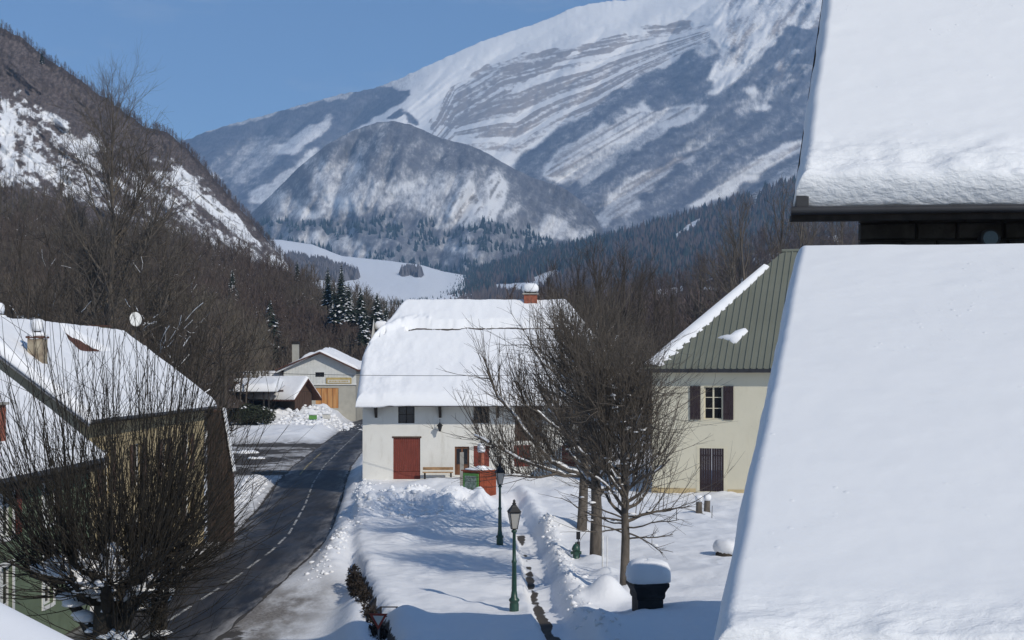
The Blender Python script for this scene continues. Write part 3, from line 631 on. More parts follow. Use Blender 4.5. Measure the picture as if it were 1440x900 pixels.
woods('cliff_brush', 'brown brush and small leafless trees growing on the rocky hillside', np.concatenate([scatter(PC, np.maximum(mk, .22 * (CXg > -40) * (CYg < 420)), 4600, 22), scatter(PC, (cliff_v > .965) * (CXg > -30) * 1.0, 900, 24)]), M['cliff_bark'], .28, .62, 22, 6)
vis2 = (H2X > 690) & (H2X < 1250)
woods('hillside_woods', 'reddish brown leafless woods behind the cream house', scatter(PH2, vis2 * 1.0 * (H2A['forest'][:60] > .5), 1700, 23), M['bark_red'], .9, 1.6, 23)

# ================================================================ THE VILLAGE GROUND
def road_c(Y): return np.interp(Y, [-60, 20, 40, 50, 59, 68, 75, 91, 109, 130, 160, 198, 240, 300, 420], [-12.6, -12.4, -12.0, -11.75, -11.5, -11.5, -11.8, -13.3, -15.3, -17.2, -19.2, -21.6, -24.4, -28.2, -36])
def road_l(Y): return road_c(Y) - 2.7
def road_r(Y): return road_c(Y) + np.interp(Y, [0, 45, 60, 80, 110, 200], [2.6, 2.4, 2.0, 2.2, 2.4, 2.6])
def edge_x(Y): return np.interp(Y, [-60, 20, 39.9, 43.4, 47.5, 54.3, 58.6, 69.4, 90.4, 99, 118, 130], [1, -1.6, -3.2, -3.8, -4.5, -5.6, -6.4, -7.6, -9.9, -10.35, -10.35, -10])
def path_x(Y): return np.interp(Y, [30, 41.5, 49, 56, 63.6, 75, 85, 95], [1.9, 1.35, 1.0, .85, .72, .25, -.1, -1.6])
def ground_z(X, Y, detail=True):
    X = np.asarray(X, float); Y = np.asarray(Y, float)
    terr = sstep(-0.32, 0.18, X - edge_x(Y) + 0.12 * fbm(X * 2, Y * 1.3, 2, 200)) * sstep(135, 118, Y)     # 1 on the terrace, 0 at road level
    park = 0.20 * fbm(X / 4.5, Y / 4.5, 3, 201) + 0.15 * fbm(X / 1.3, Y / 1.9, 4, 202) + .05 * np.maximum(0, fbm(X / .35, Y / .45, 2, 213)) * (fbm(X / 3, Y / 3, 2, 214) > .05)
    park += 0.13 * np.exp(-((X - edge_x(Y) - .5) / .5) ** 2) * (0.6 + .8 * fbm(Y / 1.6, Y * 0, 3, 203)) * sstep(92, 80, Y)
    # ploughed heaps before the farmhouse
    heap = np.exp(-((Y - 78 - 2.0 * fbm(X / 2.5, X * 0, 2, 204)) / 3.8) ** 2) * sstep(-9.6, -8.4, X) * sstep(-.2, -2.4, X)
    park += heap * (0.65 + 0.65 * np.abs(fbm(X / 1.7, Y / 2.3, 3, 205)) * 2) + heap * 0.30 * ridged(X / 1.0, Y / 1.3, 3, 206)
    heap2 = np.exp(-((Y - 71 - .6 * X) / 2.0) ** 2) * np.exp(-((X + 3.2) / 1.7) ** 2); park += .55 * heap2
    park += 0.45 * np.exp(-((Y - 96.5) / 2.5) ** 2) * sstep(-9, -4, X) * sstep(9, 4, X) + 0.10 * heap * 0
    for (mx, my, hh, rr) in ((3.15, 47.2, .85, .62), (-5.0, 64, .32, .8), (2.55, 67.5, .55, 1.3), (3.3, 57.2, .25, .5), (3.5, 53.6, .22, .45), (8.0, 53.5, .35, 1.6), (6.2, 42.5, .55, 2.8), (-3.2, 43.3, .32, .8), (4.2, 49.3, .25, .6),
                             (-.1, 87, .5, 1.3), (3.5, 88, .45, 2.2), (9.9, 75.5, .2, 1.0), (2.6, 40.5, .3, 1.2)):
        park += hh * np.exp(-(((X - mx) ** 2 + ((Y - my) * .8) ** 2) / rr ** 2) ** 1.15)
    # trodden path, cleared to the paving along its left side
    dx = X - path_x(Y); pin = sstep(30, 38, Y) * sstep(92, 84, Y)
    park += pin * (-0.42 * sstep(-.55, -.38, dx) * sstep(.95, .35, dx) + 0.24 * np.exp(-((dx - 1.15) / .42) ** 2) * (.7 + .9 * np.abs(fbm(X / .5, Y / .7, 3, 207))))
    # road level with its banks
    low = -1.0 + 0.0 * X
    dr = X - road_r(Y); dl = road_l(Y) - X
    bankr = sstep(0.15, 1.3, dr) * 0.30 + 0.30 * np.exp(-((dr - 1.5) / 0.8) ** 2) * (.6 + .8 * np.abs(fbm(X / .8, Y / 1.1, 3, 208)))
    bankr += 0.45 * sstep(.5, 0, np.abs(X - edge_x(Y) + .8) / 2.5)
    junction = sstep(62, 54, Y) * sstep(-5.0, -6.6, X)                              # side road mouth, packed slush
    junction = np.maximum(junction, 0)
    bankl = (sstep(0.2, 1.6, dl) * 0.22 + 0.5 * np.exp(-((dl - 1.8) / 0.9) ** 2) * (.5 + .9 * np.abs(fbm(X / .9, Y / 1.2, 3, 209)))) * sstep(74, 80, Y) * sstep(118, 108, Y)
    far = sstep(118, 124, Y) * sstep(176, 168, Y) * 0 + sstep(170, 182, Y)
    bankl2 = far * sstep(.3, 3.5, dl) * (0.8 + 0.6 * np.abs(fbm(X / 3, Y / 3, 3, 210)))
    big = sstep(208, 224, Y) * sstep(262, 240, Y) * sstep(.3, 4.0, dl) * sstep(75, 20, dl)
    bankl2 = bankl2 + big * (1.2 + 2.2 * np.abs(fbm(X / 3.2, Y / 3.2, 4, 211, .6)))
    side = 0.05 * fbm(X / 1.5, Y / 1.5, 3, 212) * (sstep(.2, 1, dl) + sstep(.2, 1, dr))
    low = low + bankr * (dr > 0) * (1 - junction) + (bankl + bankl2) * (dl > 0) + side * (1 - .5 * junction)
    return low * (1 - terr) + park * terr
def spaced(knots):
    out = []
    for (a, b, d) in knots: out += list(np.arange(a, b - 1e-6, d))
    out.append(knots[-1][1]); return np.array(out)
XS = spaced([(-9000, -400, 700), (-400, -120, 30), (-120, -50, 3.0), (-50, -26, .6), (-26, 14, .14), (14, 26, .6), (26, 60, 3), (60, 400, 30), (400, 9000, 700)])
YS = spaced([(-300, -20, 40), (-20, 34, 2.5), (34, 62, .14), (62, 92, .2), (92, 130, .35), (130, 175, .6), (175, 270, .7), (270, 420, 5), (420, 1000, 60), (1000, 9000, 900)])
GX, GY = np.meshgrid(XS, YS)
GZ = ground_z(GX, GY)
fl = sstep(260, 420, GY) + sstep(60, 200, np.abs(GX)); GZ = GZ * (1 - np.clip(fl, 0, 1)) + (-3.0) * np.clip(fl, 0, 1)
# keep the road bed just under the asphalt
onroad = (GX > road_l(GY) - .25) & (GX < road_r(GY) + .2) & (GY > -60) & (GY < 330)
GZ = np.where(onroad, -1.05, GZ)
dR = GX - road_r(GY); dL = road_l(GY) - GX
dirt = np.exp(-np.clip(dR, 0, 9) / .55) * (dR > -.3) * .95 + np.exp(-np.clip(dL, 0, 9) / .8) * (dL > -.3) * .9
dirt = np.maximum(dirt, .98 * sstep(60, 53, GY) * sstep(-5.6, -8.2, GX + .6 * fbm(GX, GY, 3, 220)) * (GX > -10.5))
dirt = np.maximum(dirt, .85 * sstep(112, 120, GY) * sstep(180, 168, GY) * (dL > 0) * sstep(16, 10, dL))
dirt = np.maximum(dirt, .35 * sstep(205, 215, GY) * (dL > 0) * sstep(6, 0, dL))
dP = GX - path_x(GY)
bare = np.exp(-((dP + .16) / .20) ** 2) * sstep(36, 40, GY) * sstep(72, 66, GY) * (.47 + .8 * fbm(GX / .5, GY / 1.6, 3, 221) + .2 * sstep(52, 46, GY))
bare = np.maximum(bare, (.50 + .45 * fbm(GX / 7, GY / 7, 3, 231)) * sstep(113, 120, GY) * sstep(180, 165, GY) * (dL > 0) * sstep(14, 9, dL))
bare = np.maximum(bare, .48 * sstep(52, 46, GY) * sstep(-6.6, -9.4, GX) * (GX > -10.5)); bare = np.maximum(bare, .9 * np.exp(-np.clip(np.abs(dR), 0, 9) / .16)); bare = np.maximum(bare, .8 * np.exp(-np.clip(np.abs(dL), 0, 9) / .25))
terrace_face = np.exp(-((GX - edge_x(GY) + .12) / .16) ** 2) * sstep(58, 54, GY) * (GY > 30) * .75
bare = np.maximum(bare, terrace_face * 0.8)
me = mesh_np('snow_ground', np.stack([GX, GY, GZ], -1), [grid_faces(len(YS), len(XS))], True, {'bare': bare, 'dirt': dirt})
tag(link('snow_ground', me, None, M['ground']), 'deep snow covering the village square and road sides', kind='structure')

ry = spaced([(-60, 34, 4), (34, 130, .5), (130, 330, 2)]); un = 15; U = np.linspace(0, 1, un)[None]
RL = road_l(ry)[:, None]; RR = road_r(ry)[:, None]; wob = 0.18 * fbm(ry / 1.7, ry * 0, 3, 230)[:, None]
RXg = RL + (RR - RL) * U + wob * (np.abs(U - .5) > .49); RYg = np.repeat(ry[:, None], un, 1)
RZg = -0.985 - 0.05 * (2 * U - 1) ** 2 + RYg * 0
slush = np.maximum(np.exp(-U / .13), np.exp(-(1 - U) / .11)) * .95 + .28 * sstep(.25, .4, np.abs(U - .5)) * 0 + RYg * 0
slush = np.maximum(slush, .38 * sstep(105, 118, RYg) * (U < .6)); slush = np.maximum(slush, .10 + 0 * slush)
road = link('road', mesh_np('road', np.stack([RXg, RYg, RZg], -1), [grid_faces(len(ry), un)], True, {'slush': slush}), None, M['asphalt'])
tag(road, 'wet dark asphalt road curving between the houses', kind='structure')
yy = 40.0; first = None
while yy < 250:                                                     # dashes of the centre line
    y1 = yy + 3.0; a = []
    for t in np.linspace(yy, y1, 6):
        c = float(road_c(t)) + .05; s_ = (float(road_c(t + .5)) - float(road_c(t - .5))); nrm = Vector((1, -s_)).normalized() * .06
        a += [(c - nrm.x, t - nrm.y, -.976), (c + nrm.x, t + nrm.y, -.976)]
    mb = MB(); mb.add(a, [(2 * i, 2 * i + 1, 2 * i + 3, 2 * i + 2) for i in range(5)]); mb.build('lane_marking', M['lane_paint'], road)
    yy += 4.33
for (y0_, y1_, dx_) in ((118, 136, -1.5), (139, 150, -1.6), (60, 61, 0)):
    if dx_ == 0: continue
    a = []
    for t in np.linspace(y0_, y1_, 8):
        c = float(road_c(t)) + dx_; a += [(c - .07, t, -.974), (c + .07, t, -.974)]
    MB().add(a, [(2 * i, 2 * i + 1, 2 * i + 3, 2 * i + 2) for i in range(7)]).build('lane_marking', M['lane_yellow'], road)

def hit(px, py, y0=150):
    ys_ = np.arange(y0, 245, .25); xs_ = (px - CX) / F * ys_; zs = CH + (HZ - py) / F * ys_; g = ground_z(xs_, ys_); k_ = np.argmax(g > zs); return float(ys_[k_]) if g[k_] > zs[k_] else 221.0
def gz(x, y): return float(ground_z(np.array([x]), np.array([y]))[0])

# ploughed lumps of snow along the road bank, the path and the heaps
rg = np.random.default_rng(55); CP = []
def strip(n, xf_, y0, y1, sd, r0, r1):
    y = y0 + (y1 - y0) * rg.random(n); x = xf_(y) + rg.normal(size=n) * sd; r = r0 + (r1 - r0) * rg.random(n) ** 3; CP.append(np.stack([x, y, r], 1))
strip(500, lambda y: road_r(y) + 1.5, 57, 100, .33, .02, .12); strip(320, lambda y: path_x(y) + 1.15, 38, 70, .22, .02, .11); strip(380, lambda y: -5 + 0 * y, 73, 83, 1.5, .03, .15)
strip(420, lambda y: road_l(y) - 1.5, 78, 112, .4, .03, .16); strip(700, lambda y: road_l(y) - 5, 207, 232, 3.2, .08, .45); 
CP = np.concatenate(CP); n = len(CP); lat = [(-.5, 0), (.15, 1), (.75, 2)]; ico = []
for e_, nn in ((-.6, 5), (.35, 5)):
    for k_ in range(nn): a = 6.283 * (k_ + .5 * (e_ > 0)) / nn; ico.append((math.cos(a) * math.cos(e_), math.sin(a) * math.cos(e_), math.sin(e_)))
ico += [(0, 0, 1.0), (0, 0, -1.0)]; ico = np.array(ico); icf = [(k_, (k_ + 1) % 5, 5 + k_) for k_ in range(5)] + [((k_ + 1) % 5, 5 + (k_ + 1) % 5, 5 + k_) for k_ in range(5)] + [(5 + k_, 5 + (k_ + 1) % 5, 10) for k_ in range(5)] + [((k_ + 1) % 5, k_, 11) for k_ in range(5)]
V = ico[None] * CP[:, None, 2:3] * (1 + .35 * rg.normal(size=(n, 12, 1))).clip(.5, 1.6) * np.array([1.15, 1, .75]); V[..., 0] += CP[:, None, 0]; V[..., 1] += CP[:, None, 1]; V[..., 2] += (ground_z(CP[:, 0], CP[:, 1]) + CP[:, 2] * .15)[:, None]
o = link('snow_chunks', mesh_np('snow_chunks', V, [(np.array(icf)[None] + (np.arange(n) * 12)[:, None, None]).reshape(-1, 3)], True), None, M['snow_fine']); tag(o, 'broken lumps of ploughed snow along the road, the path and the heaps', kind='stuff')

# ================================================================ BUILDING HELPERS
def wall_front(x0, x1, z0, top, holes, y=0.0, t=0.35, depth=0.16, nx=1):
    """front wall facing -Y with real openings; top is a height or a function of x (gable)"""
    tf = top if callable(top) else (lambda x: top)
    xs = sorted(set([x0, x1] + [h[0] for h in holes] + [h[1] for h in holes] + (list(np.linspace(x0, x1, nx + 1)) if nx > 1 else [])))
    mb = MB()
    for a, b_ in zip(xs[:-1], xs[1:]):
        m_ = (a + b_) / 2; hs = sorted([(h[2], h[3]) for h in holes if h[0] - 1e-6 <= m_ <= h[1] + 1e-6]); z = z0
        for (h0, h1) in hs + [(None, None)]:
            e = h0
            if h0 is None: mb.add([(a, y, z), (b_, y, z), (b_, y, tf(b_)), (a, y, tf(a))], [(0, 1, 2, 3)])
            else: mb.add([(a, y, z), (b_, y, z), (b_, y, h0), (a, y, h0)], [(0, 1, 2, 3)]); z = h1
    for h in holes:
        a, b_, c, d = h[:4]
        mb.add([(a, y, c), (b_, y, c), (b_, y + depth + .05, c), (a, y + depth + .05, c), (a, y, d), (b_, y, d), (b_, y + depth + .05, d), (a, y + depth + .05, d)], [(0, 1, 2, 3), (4, 7, 6, 5), (0, 3, 7, 4), (1, 5, 6, 2)])
    return mb
def shutter(par, x0, x1, z0, z1, y, mat, name='shutter', battens=True, label=None):
    mb = MB(); n = max(2, int((x1 - x0) / .14)); w = (x1 - x0) / n
    for i in range(n): mb.box(x0 + i * w + .006, x0 + (i + 1) * w - .006, y - .035, y, z0, z1)
    if battens:
        for zz in (z0 + (z1 - z0) * .15, z0 + (z1 - z0) * .82): mb.box(x0 + .02, x1 - .02, y - .055, y - .0352, zz, zz + .09)
    return mb.build(name, mat, par, label)
def window(par, x0, x1, z0, z1, y, frame_mat, rows=3, cols=2, fw=.06, name='window', label=None):
    mb = MB(); mb.box(x0, x0 + fw, y - .03, y + .04, z0, z1); mb.box(x1 - fw, x1, y - .03, y + .04, z0, z1)
    mb.box(x0 + fw, x1 - fw, y - .03, y + .04, z0, z0 + fw); mb.box(x0 + fw, x1 - fw, y - .03, y + .04, z1 - fw, z1)
    for c in range(1, cols): xx = x0 + (x1 - x0) * c / cols; mb.box(xx - fw * .7, xx + fw * .7, y - .025, y + .03, z0 + fw, z1 - fw)
    f = mb.build(name, frame_mat, par, label)
    for r_ in range(1, rows): zz = z0 + (z1 - z0) * r_ / rows; MB().box(x0 + fw, x1 - fw, y - .02, y + .025, zz - .02, zz + .02).build('glazing_bar', frame_mat, f)
    iw = (x1 - x0 - 2 * fw) / cols; ih = (z1 - z0 - 2 * fw) / rows
    for c in range(cols):
        for r_ in range(rows):
            xx = x0 + fw + c * iw; zz = z0 + fw + r_ * ih; MB().box(xx + .015, xx + iw - .015, y + .005, y + .012, zz + .01, zz + ih - .01).build('pane', M['pane'], f)
    return f
def roof_snow(par, name, x0, x1, y0, y1, hf, thick=.5, r=.5, nx=90, ny=90, seed=0, lump=.05, tmask=None, mat=None, over=0.0, smooth=2, drape=.10):
    """a quilt of snow over a roof: hf(x,y) gives the roof surface"""
    def sp(a, b_, n):
        t = np.linspace(0, 1, n); e = .5 - .5 * np.cos(t * math.pi); e = .55 * e + .45 * t; return a + (b_ - a) * e
    X, Y = np.meshgrid(sp(x0 - over, x1 + over, nx), sp(y0 - over, y1 + over, ny))
    H = hf(np.clip(X, x0, x1), np.clip(Y, y0, y1)); H = H + 0.0
    dist = np.minimum(np.minimum(X - (x0 - over), (x1 + over) - X), np.minimum(Y - (y0 - over), (y1 + over) - Y))
    q = np.clip(dist / r, 0, 1); prof = np.sqrt(1 - (1 - q) ** 2)
    T = thick * prof * (1 + .12 * fbm(X / 2.2, Y / 2.2, 3, seed)) + lump * fbm(X / .55, Y / .8, 4, seed + 3) * prof
    if tmask is not None: T = tmask(X, Y, T)
    Hs = blur(H, smooth) if smooth else H
    Z = np.where(T > .12, Hs, H) + T
    V = np.stack([X, Y, Z], -1)
    # skirt that wraps under the edge
    ring = np.concatenate([np.stack([np.zeros(nx, int), np.arange(nx)], 1), np.stack([np.arange(1, ny), np.full(ny - 1, nx - 1)], 1),
                           np.stack([np.full(nx - 1, ny - 1), np.arange(nx - 2, -1, -1)], 1), np.stack([np.arange(ny - 2, 0, -1), np.zeros(ny - 2, int)], 1)])
    idx = ring[:, 0] * nx + ring[:, 1]; VV = V.reshape(-1, 3); c = VV.mean(0)
    lo = VV[idx].copy(); lo[:, 2] -= drape; lo2 = lo.copy(); lo2[:, :2] += (c[:2] - lo2[:, :2]) * .03
    base = len(VV); m_ = len(idx); a = np.arange(m_); b_ = (a + 1) % m_
    f1 = np.stack([idx[a], base + a, base + b_, idx[b_]], 1); f2 = np.stack([base + a, base + m_ + a, base + m_ + b_, base + b_], 1)
    allV = np.concatenate([VV, lo, lo2])
    ea = np.concatenate([sstep(1.1, .2, (Y - y0)).ravel(), np.ones(2 * m_)])
    return link(name, mesh_np(name, allV, [grid_faces(ny, nx), f1, f2], True, {'eave': ea, 'rough': ea * 0}), par, mat or M['snow'])
def slab_snow(par, name, c4, thick, r, nu, nv, seed=0, lump=.02, mat=None, eave_w=.8, sides=(1, 1, 1, 1), rough=None, sag=.0):
    """snow over a four-cornered roof plane: corners low-left, low-right, high-right, high-left; sides: round low, right, high, left"""
    c4 = [np.array(c, float) for c in c4]
    def sp(n): t = np.linspace(0, 1, n); e = .5 - .5 * np.cos(t * math.pi); return .7 * e + .3 * t
    Uq, Vq = np.meshgrid(sp(nu), sp(nv))
    u = Uq[..., None]; v = Vq[..., None]
    P = c4[0] * (1 - u) * (1 - v) + c4[1] * u * (1 - v) + c4[2] * u * v + c4[3] * (1 - u) * v
    W = np.linalg.norm(c4[1] - c4[0]); H = np.linalg.norm(c4[3] - c4[0])
    nrm = np.cross(c4[1] - c4[0], c4[3] - c4[0]); nrm /= np.linalg.norm(nrm)
    d = np.full(Uq.shape, 99.0)
    for s_, dd in zip(sides, (Vq * H, (1 - Uq) * W, (1 - Vq) * H, Uq * W)):
        if s_: d = np.minimum(d, dd)
    q = np.clip(d / r, 0, 1); prof = np.sqrt(1 - (1 - q) ** 2)
    x_ = Uq * W; y_ = Vq * H
    ea = sstep(eave_w, eave_w * .15, y_ + .12 * fbm(x_ * 2, y_, 2, seed + 9))
    T = thick * prof * (1 + .05 * fbm(x_ / 1.5, y_ / 1.5, 3, seed)) + lump * fbm(x_ * 3, y_ * 5, 3, seed + 2) * prof * (.15 + ea)
    if sag: T = T + sag * fbm(x_ / .35, x_ * 0, 2, seed + 5) * ea * .3
    # noise that breaks the straight outline
    P = P + nrm * T[..., None]
    side = (c4[1] - c4[0]) / W; P = P + side * (lump * .6 * fbm(y_ * 2.2, y_ * 0, 3, seed + 4) * sstep(.4, 0, x_))[..., None]
    P[..., 2] = P[..., 2]
    nx, ny = nu, nv
    ring = np.concatenate([np.stack([np.zeros(nx, int), np.arange(nx)], 1), np.stack([np.arange(1, ny), np.full(ny - 1, nx - 1)], 1),
                           np.stack([np.full(nx - 1, ny - 1), np.arange(nx - 2, -1, -1)], 1), np.stack([np.arange(ny - 2, 0, -1), np.zeros(ny - 2, int)], 1)])
    idx = ring[:, 0] * nx + ring[:, 1]; VV = P.reshape(-1, 3); lo = VV[idx] - nrm * .04; c = VV.mean(0); lo2 = lo + (c - lo) * .04 - nrm * 0.01
    base = len(VV); m_ = len(idx); a = np.arange(m_); b_ = (a + 1) % m_
    f1 = np.stack([idx[a], base + a, base + b_, idx[b_]], 1); f2 = np.stack([base + a, base + m_ + a, base + m_ + b_, base + b_], 1)
    rg_ = rough(x_, y_) if rough else x_ * 0
    eaA = np.concatenate([ea.ravel(), np.ones(2 * m_)]); ro = np.concatenate([rg_.ravel(), np.zeros(2 * m_)])
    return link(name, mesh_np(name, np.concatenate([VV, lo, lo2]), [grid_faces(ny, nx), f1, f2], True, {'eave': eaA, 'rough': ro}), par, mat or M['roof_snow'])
def cap(par, cx, cy, z, rx, ry, h, name='snow_cap', seed=0, sq=3.0, mat=None, droop=.12):
    """pillow of snow on a flat top"""
    k = 28; prof = [(.0, -droop * .6), (.88, -droop), (1.0, 0.02), (1.04, h * .28), (1.0, h * .6), (.86, h * .85), (.6, h * .97), (.3, h), (.02, h * 1.01)]
    vs = []; rg = random.Random(seed)
    ph = rg.random() * 6
    for f_, z_ in prof:
        for i in range(k):
            t = 2 * math.pi * i / k; c, s_ = math.cos(t), math.sin(t); rr = 1 / (abs(c) ** sq + abs(s_) ** sq) ** (1 / sq)
            w = 1 + .05 * math.sin(3 * t + ph) + .03 * math.sin(7 * t + ph * 2 + z_ * 9)
            vs.append((cx + c * rr * rx * max(f_, .01) * w, cy + s_ * rr * ry * max(f_, .01) * w, z + z_ + .02 * h * math.sin(5 * t + ph) * (f_ < .95)))
    fs = [(j * k + i, j * k + (i + 1) % k, (j + 1) * k + (i + 1) % k, (j + 1) * k + i) for j in range(len(prof) - 1) for i in range(k)]
    mb = MB(); mb.add(vs, fs, True); return mb.build(name, mat or M['snow_fine'], par)

# ================================================================ WHITE FARMHOUSE
fh = thing('farmhouse', 'long white farmhouse with a thick snow-covered half-hipped roof and red barn door', 'house')
q = 99 / F; FX_ = lambda px: (px - CX) * q; FZ = lambda py: CH - (py - HZ) * q
holes = [(FX_(560), FX_(583), FZ(595), FZ(571.5)), (FX_(666), FX_(688), FZ(595), FZ(571.5)), (FX_(724), FX_(762), FZ(620), FZ(571.5)),
         (FX_(553), FX_(591), FZ(674), FZ(616)), (FX_(639.5), FX_(660), FZ(668), FZ(628)), (FX_(666), FX_(688), FZ(656), FZ(627)), (FX_(723), FX_(746), FZ(656), FZ(626)), (FX_(790), FX_(812), FZ(656), FZ(626))]
wx0, wx1 = -10.4, 6.4
mb = wall_front(wx0, wx1, -1.6, 5.3, [(a, b_, c, d) for a, b_, c, d in holes], 99)
mb.add([(wx0, 99, -1.6), (wx0, 115, -1.6), (wx0, 115, 5.3), (wx0, 107, 11.6), (wx0, 99, 5.3)], [(0, 4, 3, 2, 1)])
mb.add([(wx1, 99, -1.6), (wx1, 115, -1.6), (wx1, 115, 5.3), (wx1, 107, 11.6), (wx1, 99, 5.3)], [(0, 1, 2, 3, 4)])
mb.add([(wx0, 115, -1.6), (wx1, 115, -1.6), (wx1, 115, 5.3), (wx0, 115, 5.3)], [(0, 3, 2, 1)])
mb.build('wall', M['plaster_white'], fh)
for i, h_ in enumerate(holes[:2]): window(fh, *h_, 99.14, M['dark_wood'], 2, 2, .05, label='small dark window under the eaves')
shutter(fh, *holes[2], 99.12, M['brown_wood'], 'loft_door', label='tall dark brown loft door')
a, b_, c, d = holes[3]
o = shutter(fh, a, b_, c + .55, d, 99.10, M['red_wood'], 'barn_door', False, 'tall red-brown barn door')
MB().box(a, b_, 99.06, 99.13, c, c + .53).build('kick_board', M['red_wood'], o)
MB().box(a - .08, b_ + .08, 98.97, 99.03, d, d + .12).build('lintel', M['brown_wood'], fh)
a, b_, c, d = holes[4]
dr_ = MB().box(a, b_, 99.10, 99.14, c, d).build('door', M['brown_door'], fh, 'brown glazed front door')
MB().box(a + .12, (a + b_) / 2 - .06, 99.08, 99.099, c + .75, d - .15).build('pane', M['pane'], dr_); MB().box((a + b_) / 2 + .06, b_ - .12, 99.08, 99.099, c + .75, d - .15).build('pane', M['pane'], dr_)
for h_ in holes[5:]:
    m_ = (h_[0] + h_[1]) / 2; shutter(fh, h_[0], m_ - .01, h_[2], h_[3], 99.03, M['red_wood']); shutter(fh, m_ + .01, h_[1], h_[2], h_[3], 99.03, M['red_wood'])
for px in (529, 619, 700, 790): MB().prism([(98.0, 5.2), (99.0, 4.35), (99.0, 5.2)], 'x', FX_(px) - .09, FX_(px) + .09).build('eave_bracket', M['dark_wood'], fh)
# wall lantern
wl_ = MB().bar((FX_(619), 99, 3.95), (FX_(619), 98.55, 4.0), .025).bar((FX_(619), 98.55, 4.3), (FX_(619), 98.55, 3.95), .02).build('wall_lantern', M['black_iron'], fh)
MB().lathe((FX_(619), 98.55, 3.42), [(.07, 0), (.17, .38), (.24, .4), (.05, .58), (.03, .64)], 6, False).build('lantern_head', M['black_iron'], wl_)
def fh_roof(X, Y):
    h = np.minimum(5.3 + .76 * (Y - 97.6), 5.3 + .76 * (116.4 - Y))
    h = np.minimum(h, 8.5 + 1.45 * (X + 10.7)); return np.minimum(h, 8.5 + 1.35 * (6.9 - X))
xs_ = np.linspace(-10.65, 6.9, 70); ys_ = np.linspace(97.6, 116.4, 50); Xr, Yr_ = np.meshgrid(xs_, ys_)
top = np.stack([Xr, Yr_, fh_roof(Xr, Yr_)], -1).reshape(-1, 3); bot = top - [0, 0, .14]; n_ = len(top)
edge = np.concatenate([np.arange(70), np.arange(1, 50) * 70 + 69, 49 * 70 + np.arange(68, -1, -1), np.arange(48, 0, -1) * 70]); e2 = np.roll(edge, -1)
link('roof', mesh_np('roof', np.concatenate([top, bot]), [grid_faces(50, 70), grid_faces(50, 70, True) + n_, np.stack([edge, edge + n_, e2 + n_, e2], 1)]), fh, M['roof_under'])
def fh_t(X, Y, T):
    yg = np.interp(X, [-10.9, -10.2, -9.2, -8.2, -7.0, 5, 7], [102.4, 102.9, 103.9, 104.4, 104.75, 104.9, 104.6]) + .12 * fbm(X / 1.1, X * 0, 3, 301)
    T = T - .22 * sstep(.12, -.12, Y - yg) * sstep(8, 3, yg - Y) + .06
    T = T + .18 * np.exp(-((Y - yg - .25) / .3) ** 2) * (X < -6) * (.6 + fbm(X * 2.2, Y * 2, 3, 302)) 
    T = T + .10 * (X < -7) * fbm(X * 1.3, Y * 1.3, 3, 303) * sstep(-6, -9, X)
    lip = yg - .19 - .09 * fbm(X / .8, X * 0, 2, 305); act = sstep(-8.2, -7.4, X) * sstep(5.6, 5.2, X)
    T = np.where((Y < lip) & (act > .5), np.minimum(T, .03 + .75 * (lip - Y)), T)
    g = sstep(lip - .03, lip + .03, Y) * sstep(yg + .05, yg, Y) * (sstep(-8.2, -7.4, X) * .99 + (X < -9.2) * (fbm(X * 3, X * 0, 2, 306) > -.1)) * sstep(5.6, 5.2, X)
    return T * (1 - g) - .12 * g
roof_snow(fh, 'snow_cover', -10.7, 6.95, 97.55, 116.45, fh_roof, .58, .5, 260, 330, 31, .05, fh_t, M['snow'], .04, 2, .10)
cx_ = (746 - CX) / F * 107
ch = MB().box(cx_ - .5, cx_ + .5, 106.5, 107.5, 11.2, 13.35).build('chimney', M['brick'], fh, 'short brick chimney under a snow cap')
MB().box(cx_ - .6, cx_ + .6, 106.4, 107.6, 13.36, 13.46).build('chimney_slab', M['concrete'], ch); MB().box(cx_ - .45, cx_ + .45, 106.55, 107.45, 13.461, 13.65).build('chimney_cowl', M['dark_wood'], ch)
cap(ch, cx_, 107, 13.66, .6, .6, .55)
ch = MB().box(-10.2, -9.6, 107.4, 108, 9.0, 10.85).build('chimney', M['concrete'], fh, 'small chimney at the left hip'); cap(ch, -9.9, 107.7, 10.9, .48, .45, .5, seed=4)

# ================================================================ CREAM HOUSE WITH GREEN METAL ROOF
crm = thing('village_house', 'cream two-storey house with a green standing-seam metal roof and dark brown shutters', 'house', (7.9 + 0.25, 89.2, 0), R(-18))
EZ = 7.72; xo = .35                                             # house frame: x along the eaves, y back
def hx(px, Y=None):                                             # bearing of a pixel column on the front wall -> local x
    c, s_ = math.cos(R(-18)), math.sin(R(-18)); k = (px - CX) / F
    return (k * 89.2 - 8.15) / (c - k * s_)
def hz(px, py):
    lx = hx(px); Yw = 89.2 + lx * math.sin(R(-18)); return CH - (py - HZ) / F * Yw
w1 = (hx(988), hx(1014), hz(1000, 590), hz(1000, 543.5)); d1 = (hx(982), hx(1016), hz(1000, 692), hz(1000, 631))
w0 = (hx(930), hx(954), hz(940, 590), hz(940, 543.5))
xf = .55
mb = wall_front(xf, 14.5, -.6, EZ - .08, [w1, d1], 0.45, nx=4)
mb.add([(xf, .45, -.6), (xf, 14, -.6), (xf, 14, EZ - .08), (xf, .45, EZ - .08)], [(0, 3, 2, 1)]); mb.add([(14.5, .45, -.6), (14.5, 14, -.6), (14.5, 14, EZ - .08), (14.5, .45, EZ - .08)], [(0, 1, 2, 3)])
mb.build('wall', M['plaster_cream'], crm)
mb = MB()
for a_, b2 in ((xf - .03, d1[0] - .25), (d1[1] + .25, 14.53)): mb.box(a_, b2, .41, .60, -.62, .28)
mb.build('plinth', M['plinth'], crm)
